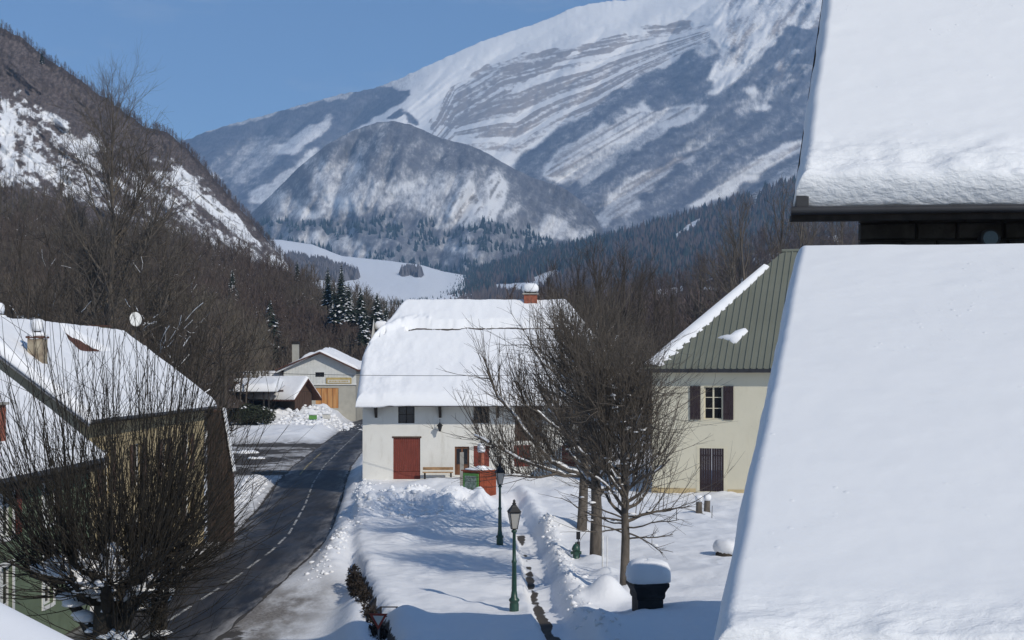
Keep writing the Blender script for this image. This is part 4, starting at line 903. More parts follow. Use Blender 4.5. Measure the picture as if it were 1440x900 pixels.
for w in (w1,): window(crm, *w, .60, M['cream_paint'], 3, 2, .07)
for w in (w1, d1):
    mb = MB(); e = .2
    for (A_, B_, C_, D_) in ((w[0] - e, w[0], w[2] - .16, w[3] + .12), (w[1], w[1] + e, w[2] - .16, w[3] + .12), (w[0], w[1], w[3], w[3] + .12), (w[0], w[1], w[2] - .16, w[2])): mb.box(A_, B_, .43, .47, C_, D_)
    mb.build('surround', M['cream_paint'], crm)
ww = w1[1] - w1[0]
shutter(crm, w1[0] - .22 - ww * .56, w1[0] - .22, w1[2] - .02, w1[3] + .02, .40, M['dark_shutter'])
shutter(crm, w1[1] + .06, w1[1] + .06 + ww * .56, w1[2] - .02, w1[3] + .02, .40, M['dark_shutter'])
m_ = (d1[0] + d1[1]) / 2; shutter(crm, d1[0], m_ - .01, d1[2], d1[3], .50, M['dark_shutter']); shutter(crm, m_ + .01, d1[1], d1[2], d1[3], .50, M['dark_shutter'])
# hipped roof: slope 1:1, run 7.8 m
RUN = 7.8
base_ = MB(); ridge_x1 = RUN + 2.2
base_.add([(0, 0, EZ - .02), (18, 0, EZ - .02), (ridge_x1, RUN, EZ + RUN - .02), (RUN, RUN, EZ + RUN - .02)], [(0, 1, 2, 3)])
base_.add([(0, 0, EZ - .02), (RUN, RUN, EZ + RUN - .02), (0, 2 * RUN, EZ - .02)], [(0, 1, 2)])
base_.add([(0, 2 * RUN, EZ - .02), (RUN, RUN, EZ + RUN - .02), (ridge_x1, RUN, EZ + RUN - .02), (18, 2 * RUN, EZ - .02)], [(0, 1, 2, 3)]); base_.add([(18, 0, EZ - .02), (18, 2 * RUN, EZ - .02), (ridge_x1, RUN, EZ + RUN - .02)], [(0, 1, 2)])
base_.add([(0, 0, EZ - .1), (18, 0, EZ - .1), (18, 2 * RUN, EZ - .1), (0, 2 * RUN, EZ - .1)], [(0, 3, 2, 1)])
base_.build('roof', M['metal_roof'], crm)
pw = .40; i = 0
while i * pw < 9.6:                                             # one object per metal sheet, each with its standing seam
    a_, b2 = i * pw, (i + 1) * pw; ra, rb = min(a_, RUN), min(b2, RUN)
    mb = MB(); t = .014; dz = random.uniform(0, .006)
    def P_(x, y, o_=0.0): return (x, y - o_ * .707, EZ + y + o_ * .707)
    mb.add([P_(a_ + .02, 0, t + dz), P_(b2 - .02, 0, t + dz), P_(b2 - .02, max(rb - .02, .02), t + dz), P_(a_ + .02, max(ra, .01), t + dz)], [(0, 1, 2, 3)])
    s0, s1 = b2 - .03, b2 + .03
    vs = [P_(s0, 0), P_(s1, 0), P_(s1, rb), P_(s0, rb), P_(s0, 0, .08), P_(s1, 0, .08), P_(s1, rb, .08), P_(s0, rb, .08)]
    mb.add(vs, [(4, 5, 6, 7), (0, 4, 7, 3), (1, 2, 6, 5), (0, 1, 5, 4), (3, 7, 6, 2)]); mb.build('roof_panel', M['metal_roof'], crm); i += 1
MB().bar((RUN - .1, RUN, EZ + RUN + .03), (ridge_x1, RUN, EZ + RUN + .03), .13, k=8).build('ridge_cap', M['metal_roof'], crm)
MB().box(-.15, 18.0, -.22, -.02, EZ - .22, EZ + .0).build('gutter', M['gutter'], crm)
# snow left along the hip and one patch on the slope
rg = random.Random(5); vs = []; fs = []; n = 60
for k in range(n):
    s_ = .15 + (RUN * .86 - .15) * k / (n - 1); w = (.75 * (1 - k / n) ** .7 + .28) * (1 + .2 * math.sin(k * 1.9) * (k < 25) + rg.gauss(0, .05)); hgt = .22
    for (u, o_) in ((-.55, .0), (-.45, hgt), (0, hgt * 1.25), (w * .7, hgt * .7), (w, .01)):
        x_ = s_ + max(u, 0); y_ = s_
        if u >= 0: vs.append(P_(s_ + u, s_, .02 + o_))
        else: vs.append((s_ + u, s_ - 0.0 , EZ + s_ + u + .03 + o_))
for k in range(n - 1):
    for j in range(4): fs.append((k * 5 + j, (k + 1) * 5 + j, (k + 1) * 5 + j + 1, k * 5 + j + 1))
MB().add(vs, fs, True).build('hip_snow', M['snow_fine'], crm)
pc = [(-.95, .0), (-.45, .12), (-.2, .1), (.15, .42), (.75, .62), (.95, .42), (.6, .0), (.25, -.42), (-.1, -.22), (-.4, -.1)]
sx_, sy_ = 5.35, 1.95; vs = [P_(sx_ + u * 1.0, sy_ + v_, .02) for u, v_ in pc] + [P_(sx_ + u * .8 + .04, sy_ + v_ * .8 + .02, .16) for u, v_ in pc] + [P_(sx_ + .1, sy_ + .05, .2)]
n = len(pc); MB().add(vs, [(i_, (i_ + 1) % n, n + (i_ + 1) % n, n + i_) for i_ in range(n)] + [(n + i_, n + (i_ + 1) % n, 2 * n) for i_ in range(n)], True).build('snow_patch', M['snow_fine'], crm)

# ================================================================ NEAR BUILDINGS ON THE RIGHT
nb = thing('stone_building', 'near stone building with a steep snow-laden roof in the upper right corner', 'building')
A0 = np.array([2.95, 15, 9.22]); A1 = np.array([13.0, 14.0, 9.22]); A2 = np.array([16.2, 23.6, 16.9]); A3 = np.array([5.80, 24.6, 16.9])
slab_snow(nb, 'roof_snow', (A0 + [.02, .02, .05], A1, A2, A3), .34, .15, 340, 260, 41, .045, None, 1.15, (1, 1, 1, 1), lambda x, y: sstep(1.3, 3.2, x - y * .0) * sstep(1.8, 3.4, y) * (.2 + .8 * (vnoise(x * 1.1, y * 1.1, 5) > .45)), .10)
def plane_slab(c4, t): 
    c4 = [np.array(c, float) for c in c4]; n_ = np.cross(c4[1] - c4[0], c4[3] - c4[0]); n_ /= np.linalg.norm(n_)
    vs = list(c4) + [c - n_ * t for c in c4]; return MB().add(vs, [(0, 1, 2, 3), (7, 6, 5, 4), (0, 4, 5, 1), (1, 5, 6, 2), (2, 6, 7, 3), (3, 7, 4, 0)])
plane_slab((A0, A1, A2, A3), .14).build('roof', M['roof_under'], nb)
bk = [A3, A2, A2 + [3, 9.5, -7.7], A3 + [3, 9.5, -7.7]]
plane_slab(bk, .14).build('roof', M['roof_under'], nb)
ed = (A1 - A0) / np.linalg.norm(A1 - A0)
g = MB(); p0 = A0 + np.array([-.02, -.06, -.02]); g.bar(p0, p0 + ed * 10, .045, k=8); g.build('gutter', M['gutter'], nb)
g = MB(); p0 = A0 + np.array([.0, .02, -.06]); dz = np.array([0, 0, -.06])
g.add([p0, p0 + ed * 10, p0 + ed * 10 + dz, p0 + dz, p0 + [0, .1, 0], p0 + ed * 10 + [0, .1, 0], p0 + ed * 10 + dz + [0, .1, 0], p0 + dz + [0, .1, 0]], [(0, 3, 2, 1), (4, 5, 6, 7), (3, 7, 6, 2), (0, 4, 7, 3)]); g.build('fascia', M['dark_wood'], nb)
MB().box(2.99, 3.12, 14.95, 15.1, 9.2, 9.36).build('gutter_end', M['gutter'], nb)
wx = 3.86; wy = 15.75                                            # wall under the eave, turned with the eave
ang = math.atan2(ed[1], ed[0]); c_, s_ = math.cos(ang), math.sin(ang)
def W_(x, y, z): return (wx + x * c_ - y * s_, wy + x * s_ + y * c_, z)
q0 = Vector(W_(0, .03, 0)); q1 = Vector(W_(9, .03, 0)); bkd = Vector((.318, 1, 0)); U_ = lambda p, k_, z: (p.x + bkd.x * k_, p.y + bkd.y * k_, z)
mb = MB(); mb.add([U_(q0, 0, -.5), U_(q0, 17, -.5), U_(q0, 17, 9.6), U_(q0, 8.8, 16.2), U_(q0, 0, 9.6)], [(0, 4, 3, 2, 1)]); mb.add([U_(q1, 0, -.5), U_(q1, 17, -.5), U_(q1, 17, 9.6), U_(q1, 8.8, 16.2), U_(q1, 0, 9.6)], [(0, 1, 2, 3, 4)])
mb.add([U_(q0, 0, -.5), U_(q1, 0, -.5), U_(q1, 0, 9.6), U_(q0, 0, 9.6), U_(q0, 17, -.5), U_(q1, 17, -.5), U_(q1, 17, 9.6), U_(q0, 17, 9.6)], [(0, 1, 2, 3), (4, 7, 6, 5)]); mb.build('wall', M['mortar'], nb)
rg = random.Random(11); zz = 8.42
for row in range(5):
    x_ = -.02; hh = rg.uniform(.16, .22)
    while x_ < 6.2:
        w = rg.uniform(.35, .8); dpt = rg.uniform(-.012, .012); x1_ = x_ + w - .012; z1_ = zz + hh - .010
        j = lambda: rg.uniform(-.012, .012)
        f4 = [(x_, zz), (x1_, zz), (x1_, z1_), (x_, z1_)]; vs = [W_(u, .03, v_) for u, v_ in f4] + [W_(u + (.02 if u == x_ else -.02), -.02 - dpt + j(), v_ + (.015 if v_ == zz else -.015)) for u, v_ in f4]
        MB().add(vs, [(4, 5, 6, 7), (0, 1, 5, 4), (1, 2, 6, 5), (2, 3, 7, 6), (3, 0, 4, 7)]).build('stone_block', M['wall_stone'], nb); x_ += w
    zz += hh
vx = 1.36; pv = MB(); vs = []
cpt = Vector(W_(vx, -.02, 8.96)); fwd = Vector((s_, -c_, 0)).normalized()
pv.bar(cpt - fwd * .05, cpt + fwd * .16, .105, k=16); vp = pv.build('vent_pipe', M['gutter'], nb, 'round dark vent in the stone wall')
MB().bar(cpt + fwd * .161, cpt + fwd * .162, .08, k=16).build('pipe_mouth', M['pane'], vp)
MB().add([W_(vx - .12, -.06, 8.6), W_(vx + .12, -.06, 8.6), W_(vx + .12, -.06, 8.86), W_(vx - .12, -.06, 8.86), W_(vx - .12, 0, 8.6), W_(vx + .12, 0, 8.6), W_(vx + .12, 0, 8.86), W_(vx - .12, 0, 8.86)], [(0, 1, 2, 3), (3, 2, 6, 7), (0, 3, 7, 4), (1, 5, 6, 2)]).build('pipe_support', M['concrete'], vp)

lb = thing('low_wing', 'lower building in front of the stone wall with a smooth snow-covered roof', 'building')
B0 = np.array([1.12, 8.3, 5.62]); B1 = np.array([11.5, 7.4, 5.62]); B2 = np.array([12.8, 13.6, 8.50]); B3 = np.array([2.86, 14.5, 8.50])
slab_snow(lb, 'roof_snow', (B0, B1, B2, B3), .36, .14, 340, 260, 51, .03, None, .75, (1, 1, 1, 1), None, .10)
plane_slab((B0, B1, B2, B3), .12).build('roof', M['roof_under'], lb)
MB().add([(1.75, 9.0, -.5), (11.3, 8.2, -.5), (11.3, 8.2, 5.8), (1.75, 9.0, 5.8), (3.35, 15.0, -.5), (3.35, 15.0, 8.1), (12, 14.8, -.5), (12, 14.8, 8.1)], [(0, 1, 2, 3), (4, 0, 3, 5), (1, 6, 7, 2)]).build('wall', M['plaster_beige'], lb)
p0 = B0 + np.array([-.05, -.12, -.1]); MB().bar(p0, p0 + np.array([10.3, -.9, 0]), .06, k=8).build('gutter', M['gutter'], lb)
MB().box(2.98, 3.4, 14.56, 14.64, 8.5, 8.73).build('flashing', M['gutter'], lb)

# ================================================================ NEAR SNOWY ROOF, BOTTOM LEFT
pr = thing('porch', 'corner of a snow-covered porch roof just below the viewpoint', 'porch')
C3 = at(-330, 640, 6.9) - [0, 0, .22]; C2 = at(330, 970, 4.9) - [0, 0, .22]; C0 = np.array([-3.9, 3.4, 5.95]); C1 = np.array([-2.0, 3.0, 5.6])
slab_snow(pr, 'roof_snow', (C0, C1, C2, C3), .24, .35, 90, 90, 61, .012, M['snow_fine'], .4, (1, 1, 1, 1))
plane_slab((C0, C1, C2, C3), .1).build('roof', M['roof_under'], pr)
MB().box(-4.2, -1.9, 3.3, 5.2, -1, 5.55).build('wall', M['plaster_beige'], pr)

# ================================================================ LEFT HOUSES
oh = thing('village_house', 'ochre house with a snow-covered gabled roof beside the bend of the road', 'house')
GYy0, GYy1 = 50.0, 71.0; EX, EZ2, RXx, RZz = -14.9, 5.85, -19.4, 9.3
sl_ = (RZz - EZ2) / (EX - RXx)
def oh_roof(X, Y): return np.minimum(EZ2 + sl_ * (EX - X), EZ2 + sl_ * (X - (2 * RXx - EX)))
xl = 2 * RXx - EX
mb = MB(); gb = 50.35
mb.add([(EX - .45, gb, -1.5), (xl + .45, gb, -1.5), (xl + .45, gb, EZ2 + .2), (RXx, gb, RZz - .15), (EX - .45, gb, EZ2 + .2)], [(0, 4, 3, 2, 1)])
mb.build('gable_wall', M['plaster_beige'], oh)
def side_wall(x, y0, y1, z0, z1, holes):                       # wall facing +X built from wall_front
    m0 = wall_front(y0, y1, z0, z1, holes, 0.0); m0.v = [(x - v_[1], v_[0], v_[2]) for v_ in m0.v]; return m0
wh = [(53, 54.1, 2.9, 4.6), (57.5, 58.6, 2.9, 4.6), (62, 63.1, 2.9, 4.6), (66.5, 67.6, 2.9, 4.6), (53, 54.1, -.1, 1.7), (57.5, 58.6, -.1, 1.7), (62, 63.2, -1, 1.6), (66.5, 67.6, -.1, 1.7)]
wxx = EX - .4
side_wall(wxx, gb, 70.7, -1.5, EZ2 + .1, wh).build('wall', M['plaster_ochre'], oh)
def rot_part(o): o.rotation_euler = (0, 0, R(90)); return o
for (y0_, y1_, z0_, z1_) in wh:
    # built in a wall frame whose x runs along +Y and whose front faces +X
    f = window(oh, y0_, y1_, z0_, z1_, -(wxx) + .14, M['white_paint'], 3, 2); f.rotation_euler = (0, 0, R(90))
    for (a_, b2) in ((y0_ - .6, y0_ - .04), (y1_ + .04, y1_ + .6)):
        s__ = shutter(oh, a_, b2, z0_, z1_, -wxx - .04, M['brown_wood']); s__.rotation_euler = (0, 0, R(90))
xs_ = np.linspace(xl, EX, 61); ys_ = np.array([GYy0, GYy1]); Xr, Yr_ = np.meshgrid(xs_, ys_); top = np.stack([Xr, Yr_, oh_roof(Xr, Yr_)], -1).reshape(-1, 3); n_ = len(top)
edge = np.concatenate([np.arange(61), 61 + np.arange(60, -1, -1)]); e2 = np.roll(edge, -1)
link('roof', mesh_np('roof', np.concatenate([top, top - [0, 0, .2]]), [grid_faces(2, 61), grid_faces(2, 61, True) + n_, np.stack([edge, edge + n_, e2 + n_, e2], 1)]), oh, M['roof_under'])
def bare_patch(X, Y):
    # slipped snow near the ridge leaves the tiles open
    return sstep(.1, -.25, np.abs(Y - 61.0) - (2.6 - 1.5 * (RXx + 1.6 - X)) + .5 * fbm(X * 1.3, Y * .7, 2, 402)) * sstep(-.35, .1, X - RXx + .3) * sstep(RXx + 1.7, RXx + 1.0, X)
def oh_t(X, Y, T):
    b = bare_patch(X, Y); return T * (1 - b) - .10 * b
roof_snow(oh, 'snow_cover', xl, EX + .05, GYy0 - .05, GYy1 + .05, oh_roof, .38, .3, 150, 190, 71, .05, oh_t, M['snow'], .08, 1, .1)
tile = None; nt_ = 0
for r_ in range(9):
    x_ = RXx + .15 + r_ * .30
    for k_ in range(26):
        y_ = 56.6 + k_ * .34
        if bare_patch(np.array([[x_]]), np.array([[y_]]))[0, 0] < .3: continue
        if tile is None:
            mb = MB(); ss = sl_; pts_ = []
            for u in (0, .05, .12, .19, .25, .31): pts_.append((u, .012 + .03 * math.sin(u / .31 * math.pi)))
            vs = [(0.0, u, h_) for u, h_ in pts_] + [(.36, u, h_ - .36 * sl_ + .02) for u, h_ in pts_]
            mb.add(vs, [(i_, i_ + 1, 7 + i_, 6 + i_) for i_ in range(5)] + [(6, 7, 8, 9, 10, 11)], False); tile = mb.mesh('roof_tile'); tile.materials.append(M['roof_tile'])
        o = bpy.data.objects.new('roof_tile', tile); COL.objects.link(o); o.parent = oh; o.location = (x_, y_, float(oh_roof(np.array(x_), np.array(y_))) + .015 + random.uniform(0, .01)); nt_ += 1
g = MB(); dy = -.08
g.add([(EX + .05, GYy0 + dy, EZ2 - .25), (EX + .05, GYy0 + dy, EZ2 + .02), (RXx, GYy0 + dy, RZz + .02), (RXx, GYy0 + dy, RZz - .25), (EX + .05, GYy0 - .02, EZ2 - .25), (EX + .05, GYy0 - .02, EZ2 + .02), (RXx, GYy0 - .02, RZz + .02), (RXx, GYy0 - .02, RZz - .25)],
      [(0, 1, 2, 3), (4, 7, 6, 5), (0, 3, 7, 4), (1, 5, 6, 2), (0, 4, 5, 1)]); g.build('verge_board', M['zinc'], oh)
MB().bar((EX + .1, GYy0, EZ2 - .08), (EX + .1, GYy1, EZ2 - .08), .08, k=8).build('gutter', M['gutter'], oh)
for (cx, cy, w, h0, h1, lab) in ((-17.25, 51.7, .55, 7.0, 8.75, 'beige chimney with a cowl and round snow cap, nearest the verge'), (-20.6, 57.0, .5, 8, 9.6, 'chimney on the far slope'), (-20.3, 70.0, .8, 7.6, 9.75, 'grey chimney past the ridge')):
    c = MB().box(cx - w / 2, cx + w / 2, cy - w / 2, cy + w / 2, h0, h1).build('chimney', M['old_render'], oh, lab); z = h1
    MB().box(cx - w / 2 - .05, cx + w / 2 + .05, cy - w / 2 - .05, cy + w / 2 + .05, z + .001, z + .07).build('chimney_slab', M['roof_tile'], c)
    if w < .7:
        cap(c, cx, cy, z + .08, w * .6, w * .6, .14, seed=3); MB().lathe((cx, cy, z + .2), [(.13, 0), (.13, .12), (.22, .13), (.22, .16)], 10).build('cowl', M['dark_wood'], c); cap(c, cx, cy, z + .38, .24, .24, .32, seed=6, sq=2.2)
# satellite dish on a mast at the far verge
ds = thing('satellite_dish', 'white satellite dish on a mast above the ochre house', 'satellite dish', (-18.75, 70.6, 9.0))
MB().bar((0, .25, -1.2), (0, .25, 1.25), .03).build('mast', M['zinc'], ds)
d_ = MB().lathe((0, 0, 0), [(.02, .0), (.25, .02), (.36, .07), (.36, .075), (.25, .03), (.02, .01)], 20).build('dish', M['white_paint'], ds); d_.rotation_euler = (R(88), 0, R(50)); d_.location = (0, .1, 1.15)
# brown boarded lean-to at the far end
ln = thing('lean_to', 'brown boarded lean-to shed at the far end of the ochre house', 'shed', (0, 0, 0))
a_ = 71.4
mb = MB(); mb.add([(-15.3, a_, -1.2), (-14.0, a_, -1.2), (-14.0, a_, 2.6), (-14.5, a_, 5.6), (-15.3, a_, 5.7), (-15.3, a_ + .35, -1.2), (-14.0, a_ + .35, -1.2), (-14.0, a_ + .35, 2.6), (-14.5, a_ + .35, 5.6), (-15.3, a_ + .35, 5.7)],
                   [(0, 1, 2, 3, 4), (1, 6, 7, 2), (2, 7, 8, 3), (3, 8, 9, 4)]); mb.build('wall', M['brown_wood'], ln)
for k_ in range(9):
    x_ = -15.28 + k_ * .145; zt = 5.6 if x_ < -14.6 else 5.6 - (x_ + .13 + 14.5) * 5.6
    MB().box(x_, x_ + .13, a_ - .03, a_ - .003, -1.2, zt - .1).build('plank', M['old_wood'], ln)
mb = MB(); mb.add([(-13.98, a_ - .15, 2.5), (-14.5, a_ - .15, 5.7), (-13.98, a_ + .4, 2.5), (-14.5, a_ + .4, 5.7), (-13.93, a_ - .15, 2.55), (-14.45, a_ - .15, 5.75), (-13.93, a_ + .4, 2.55), (-14.45, a_ + .4, 5.75)], [(0, 1, 5, 4), (4, 5, 7, 6), (2, 6, 7, 3)])
mb.build('snowy_edge', M['snow_fine'], ln)

gh = thing('village_house', 'green rendered house with white window surrounds and a snow-covered roof at the left edge', 'house')
X0, E3, RX3, RZ3 = -14.15, 4.55, -19.4, 8.7; s3 = (RZ3 - E3) / (X0 - RX3)
def gh_roof(X, Y): return E3 + s3 * (X0 - X)
MB().add([(X0, 30, E3 - .18), (RX3, 30, RZ3 - .18), (RX3, 49.3, RZ3 - .18), (X0, 49.3, E3 - .18), (X0, 30, E3), (RX3, 30, RZ3), (RX3, 49.3, RZ3), (X0, 49.3, E3)], [(0, 1, 2, 3), (4, 7, 6, 5), (0, 3, 7, 4), (2, 6, 7, 3)]).build('roof', M['roof_under'], gh)
roof_snow(gh, 'snow_cover', RX3, X0 + .05, 30, 49.35, gh_roof, .26, .25, 110, 120, 81, .03, None, M['snow'], .04, 0, .06)
wh2 = [(y_, y_ + .95, 2.75, 4.1) for y_ in (33.2, 37.2, 40.6, 44.3)] + [(y_, y_ + .95, .2, 1.9) for y_ in (33.2, 37.2, 40.6, 44.3)]
wx3 = X0 - .45
side_wall(wx3, 30.3, 49.2, -1.5, E3 - .1, wh2).build('wall', M['plaster_green'], gh)
for i_, (y0_, y1_, z0_, z1_) in enumerate(wh2):
    f = window(gh, y0_, y1_, z0_, z1_, -wx3 + .14, M['white_paint'], 3, 2); f.rotation_euler = (0, 0, R(90))
    mb = MB(); e = .15
    for (A_, B_, C_, D_) in ((y0_ - e, y0_, z0_ - .1, z1_ + .15), (y1_, y1_ + e, z0_ - .1, z1_ + .15), (y0_, y1_, z1_, z1_ + .15), (y0_, y1_, z0_ - .12, z0_)): mb.box(A_, B_, -wx3 - .03, -wx3 + .01, C_, D_)
    o = mb.build('surround', M['white_paint'], gh); o.rotation_euler = (0, 0, R(90))
    if i_ < 4:
        o = shutter(gh, y1_ + .16, y1_ + .6, z0_, z1_, -wx3 - .05, M['red_wood'] if i_ == 2 else M['brown_wood']); o.rotation_euler = (0, 0, R(90))
MB().bar((X0 + .12, 30, E3 - .06), (X0 + .12, 49.3, E3 - .06), .09, k=8).build('gutter', M['gutter'], gh)
MB().box(X0 - .02, X0 + .02, 30, 49.3, E3 - .38, E3 - .02).build('fascia', M['dark_wood'], gh)
c = MB().box(-15.5, -14.98, 41.6, 42.1, 5.0, 6.55).build('chimney', M['brick'], gh, 'red brick chimney at the left edge'); MB().box(-15.56, -14.9, 41.54, 42.16, 6.551, 6.63).build('chimney_slab', M['concrete'], c)

# ================================================================ FAR END OF THE STREET
gr = thing('workshop', 'pale gabled workshop with a wooden garage door behind snow banks', 'building')
q = 250 / F; gx = lambda px: (px - CX) * q; gzz = lambda py: CH - (py - HZ) * q
x0_, x1_, xm = gx(399), gx(501), gx(451)
gt = lambda x: gzz(517) + (gzz(497) - gzz(517)) * (1 - abs(x - xm) / (x1_ - xm))
dh = (gx(444), gx(476), gzz(574), gzz(545.5)); wh_ = (gx(443.5), gx(456), gzz(530), gzz(523.5))
lowz = gzz(540.5)
wall_front(x0_, x1_, -2, lowz, [(dh[0], dh[1], dh[2], dh[3])], 250).build('wall', M['grey_render'], gr)
mb = wall_front(x0_, x1_, lowz, gt, [wh_], 249.9, nx=2); mb.v = [v_ for v_ in mb.v]
xs_ = [x0_, wh_[0], xm, wh_[1], x1_]
mb.build('upper_wall', M['white_boards'], gr)
MB().box(x0_ - .05, x1_ + .05, 249.80, 249.899, lowz - .1, lowz + .12).build('trim_board', M['white_paint'], gr)
for k_ in range(1, 24):
    x_ = x0_ + (x1_ - x0_) * k_ / 24
    MB().box(x_ - .03, x_ + .03, 249.86, 249.897, lowz + .13, (gt(x_) - .1) if not (wh_[0] - .05 < x_ < wh_[1] + .05) else wh_[2]).build('batten', M['white_boards'], gr)
MB().add([(x1_, 249.9, -2), (x1_, 268, -2), (x1_, 268, gzz(517)), (x1_, 249.9, gzz(517))], [(0, 1, 2, 3)]).build('side_wall', M['grey_render'], gr)
window(gr, *wh_, 250.02, M['dark_wood'], 1, 2, .06)
o = MB().box(dh[0], dh[1], 250.10, 250.2, dh[2], dh[3]).build('garage_door', M['door_wood'], gr)
mb = MB(); [mb.box(dh[0] + (dh[1] - dh[0]) * k_ / 4 - .03, dh[0] + (dh[1] - dh[0]) * k_ / 4 + .03, 250.06, 250.099, dh[2], dh[3]) for k_ in (1, 2, 3)]; mb.build('door_rail', M['brown_wood'], o)
sg = MB().box(gx(459), gx(494.5), 249.72, 249.79, gzz(539.5), gzz(531)).build('sign_board', M['sign_tan'], gr, 'long tan sign board above the garage door')
MB().box(gx(461), gx(492.5), 249.69, 249.719, gzz(538.4), gzz(534)).build('sign_face', M['sign_white'], sg)
mb = MB(); rg = random.Random(3); x_ = gx(463)
while x_ < gx(490): w = rg.uniform(.10, .24); mb.box(x_, x_ + w, 249.67, 249.688, gzz(537.3), gzz(535.2)); x_ += w + .1
mb.build('sign_lettering', M['sign_tan'], sg)
rz_, re_ = gzz(494.5), gzz(520); xa, xb = gx(388), gx(505)
for (xe, nm) in ((xa, 'l'), (xb, 'r')):
    MB().add([(xe, 248.6, re_ - .25), (xm, 248.6, rz_ - .25), (xm, 270, rz_ - .25), (xe, 270, re_ - .25), (xe, 248.6, re_), (xm, 248.6, rz_), (xm, 270, rz_), (xe, 270, re_)], [(0, 1, 2, 3), (4, 7, 6, 5), (0, 4, 5, 1), (0, 3, 7, 4)]).build('roof', M['roof_tile'], gr)
roof_snow(gr, 'snow_cover', xa + .1, xb - .1, 248.9, 270, lambda X, Y: rz_ - (rz_ - re_) * np.abs(X - xm) / (xb - xm), .5, .6, 80, 50, 91, .25, lambda X, Y, T: T * (.75 + .5 * sstep(-.2, .4, fbm(X / 3, Y / 5, 3, 92))) + .45 * (X > xm) * sstep(250, 262, Y), M['snow'], .0, 0, .1)
c = MB().box(gx(404.5), gx(413.5), 255, 256, 6, gzz(485.5) + .3).build('chimney', M['grey_render'], gr); MB().box(gx(404), gx(414), 254.9, 256.1, gzz(485.5) + .31, gzz(485.5) + .8).build('chimney_slab', M['dark_wood'], c)
# low flat annex left of the workshop
an = thing('low_outbuilding', 'low flat snow-covered outbuilding between the chalet and the workshop', 'outbuilding')
MB().box(gx(340), gx(399) - .1, 252, 262, -2, gzz(529)).build('wall', M['grey_render'], an)
roof_snow(an, 'snow_cover', gx(338), gx(399) - .15, 251.5, 262, lambda X, Y: X * 0 + gzz(529), .9, .7, 40, 20, 93, .1, None, M['snow'], 0, 0, .2)
# chalet
ct = thing('chalet', 'small dark timber chalet with a snowy roof beside the road', 'chalet', (gx(409) * 225 / 250, 224, 0), R(-28))
q2 = 225 / F; zc = lambda py: CH - (py - HZ) * q2
L2, D2, zr, ze = 2.6, 3.6, zc(532), zc(550)
MB().box(-L2 * 2.2, L2, -D2 * .62, D2 * .62, -1.5, ze).build('wall', M['dark_wood'], ct)
MB().prism([(-D2 * .62, ze), (D2 * .62, ze), (0, zr - .2)], 'x', -L2 * 2.2, L2).build('gable', M['brown_wood'], ct)
for k_ in range(7):
    y_ = -D2 * .62 + .05 + k_ * .62
    MB().box(L2 + .002, L2 + .03, y_, y_ + .56, 1.0, ze - .05).build('plank', M['brown_wood'], ct)
chal = lambda X, Y: zr - (zr - ze) * np.abs(Y) / (D2 * .62)
for s_s in (-1, 1):
    MB().add([(-L2 * 2.4, s_s * D2, chal(0, D2) - .25), (L2 + 1.0, s_s * D2, chal(0, D2) - .25), (L2 + 1.0, 0, zr - .25), (-L2 * 2.4, 0, zr - .25), (-L2 * 2.4, s_s * D2, chal(0, D2)), (L2 + 1.0, s_s * D2, chal(0, D2)), (L2 + 1.0, 0, zr), (-L2 * 2.4, 0, zr)],
             [(0, 1, 2, 3), (4, 5, 6, 7), (0, 1, 5, 4), (1, 2, 6, 5)]).build('roof', M['roof_tile'], ct)
roof_snow(ct, 'snow_cover', -L2 * 2.4, L2 + .95, -D2, D2, chal, .45, .4, 50, 50, 95, .05, None, M['snow'], 0, 0, .1)
MB().box(-1.3, -.1, -D2 * .62 - .04, -D2 * .62 - .005, 1.0, ze - .4).build('window', M['pane'], ct)
# canopy
cn = thing('canopy', 'snow-laden canopy roof on posts in front of the chalet', 'canopy', (0, 0, 0))
ca, cb = (330 - CX) / F * 212, (388 - CX) / F * 212; zt = CH - (549 - HZ) / F * 212
MB().box(ca, cb, 212, 219, zt - .3, zt).build('roof', M['brown_wood'], cn)
roof_snow(cn, 'snow_cover', ca - .1, cb + .1, 211.9, 219, lambda X, Y: X * 0 + zt + (Y - 212) * .12, 1.0, .9, 60, 40, 97, .08, None, M['snow'], .1, 0, .2)
for px in (334, 371, 378): x_ = (px - CX) / F * 212.5; MB().box(x_ - .1, x_ + .1, 212.4, 212.6, -1.2, zt - .3).build('post', M['dark_wood'], cn)
MB().box(ca - 1.5, cb - 1, 219.2, 226, zt + .2, zt + 1.3).build('back_roof', M['roof_tile'], cn)
roof_snow(cn, 'snow_cover', ca - 1.6, cb - 1.0, 219.0, 226.2, lambda X, Y: X * 0 + zt + 1.32, .5, .5, 40, 20, 98, .08, None, M['snow'], 0, 0, .1)
gp = thing('gate_post', 'pale square gate post standing in the snow bank before the canopy', 'post', ((376 - CX) / F * 208, 208, 0))
MB().box(-.32, .32, -.3, .3, -1.2, 2.1).build('post_body', M['white_paint'], gp); cap(gp, 0, 0, 2.1, .36, .34, .25)
for (px, py, col, lab) in ((440, 587, 'green_panel', 'small green notice board half buried in the snow bank'), (459, 586, 'sign_white', 'small white notice board half buried in the snow bank')):
    Yb = hit(px, py + 4) - .3; x_ = (px - CX) / F * Yb; z_ = CH - (py - HZ) / F * Yb
    s_ = thing('notice_board', lab, 'notice board', (x_, Yb, 0))
    MB().box(-.6, .6, -.05, .05, z_ - .3, z_ + .45).build('board', M[col], s_); cap(s_, 0, 0, z_ + .46, .66, .15, .22)
    MB().box(-.45, -.37, .0, .06, -1, z_ - .3).box(.37, .45, .0, .06, -1, z_ - .3).build('post', M['dark_wood'], s_)

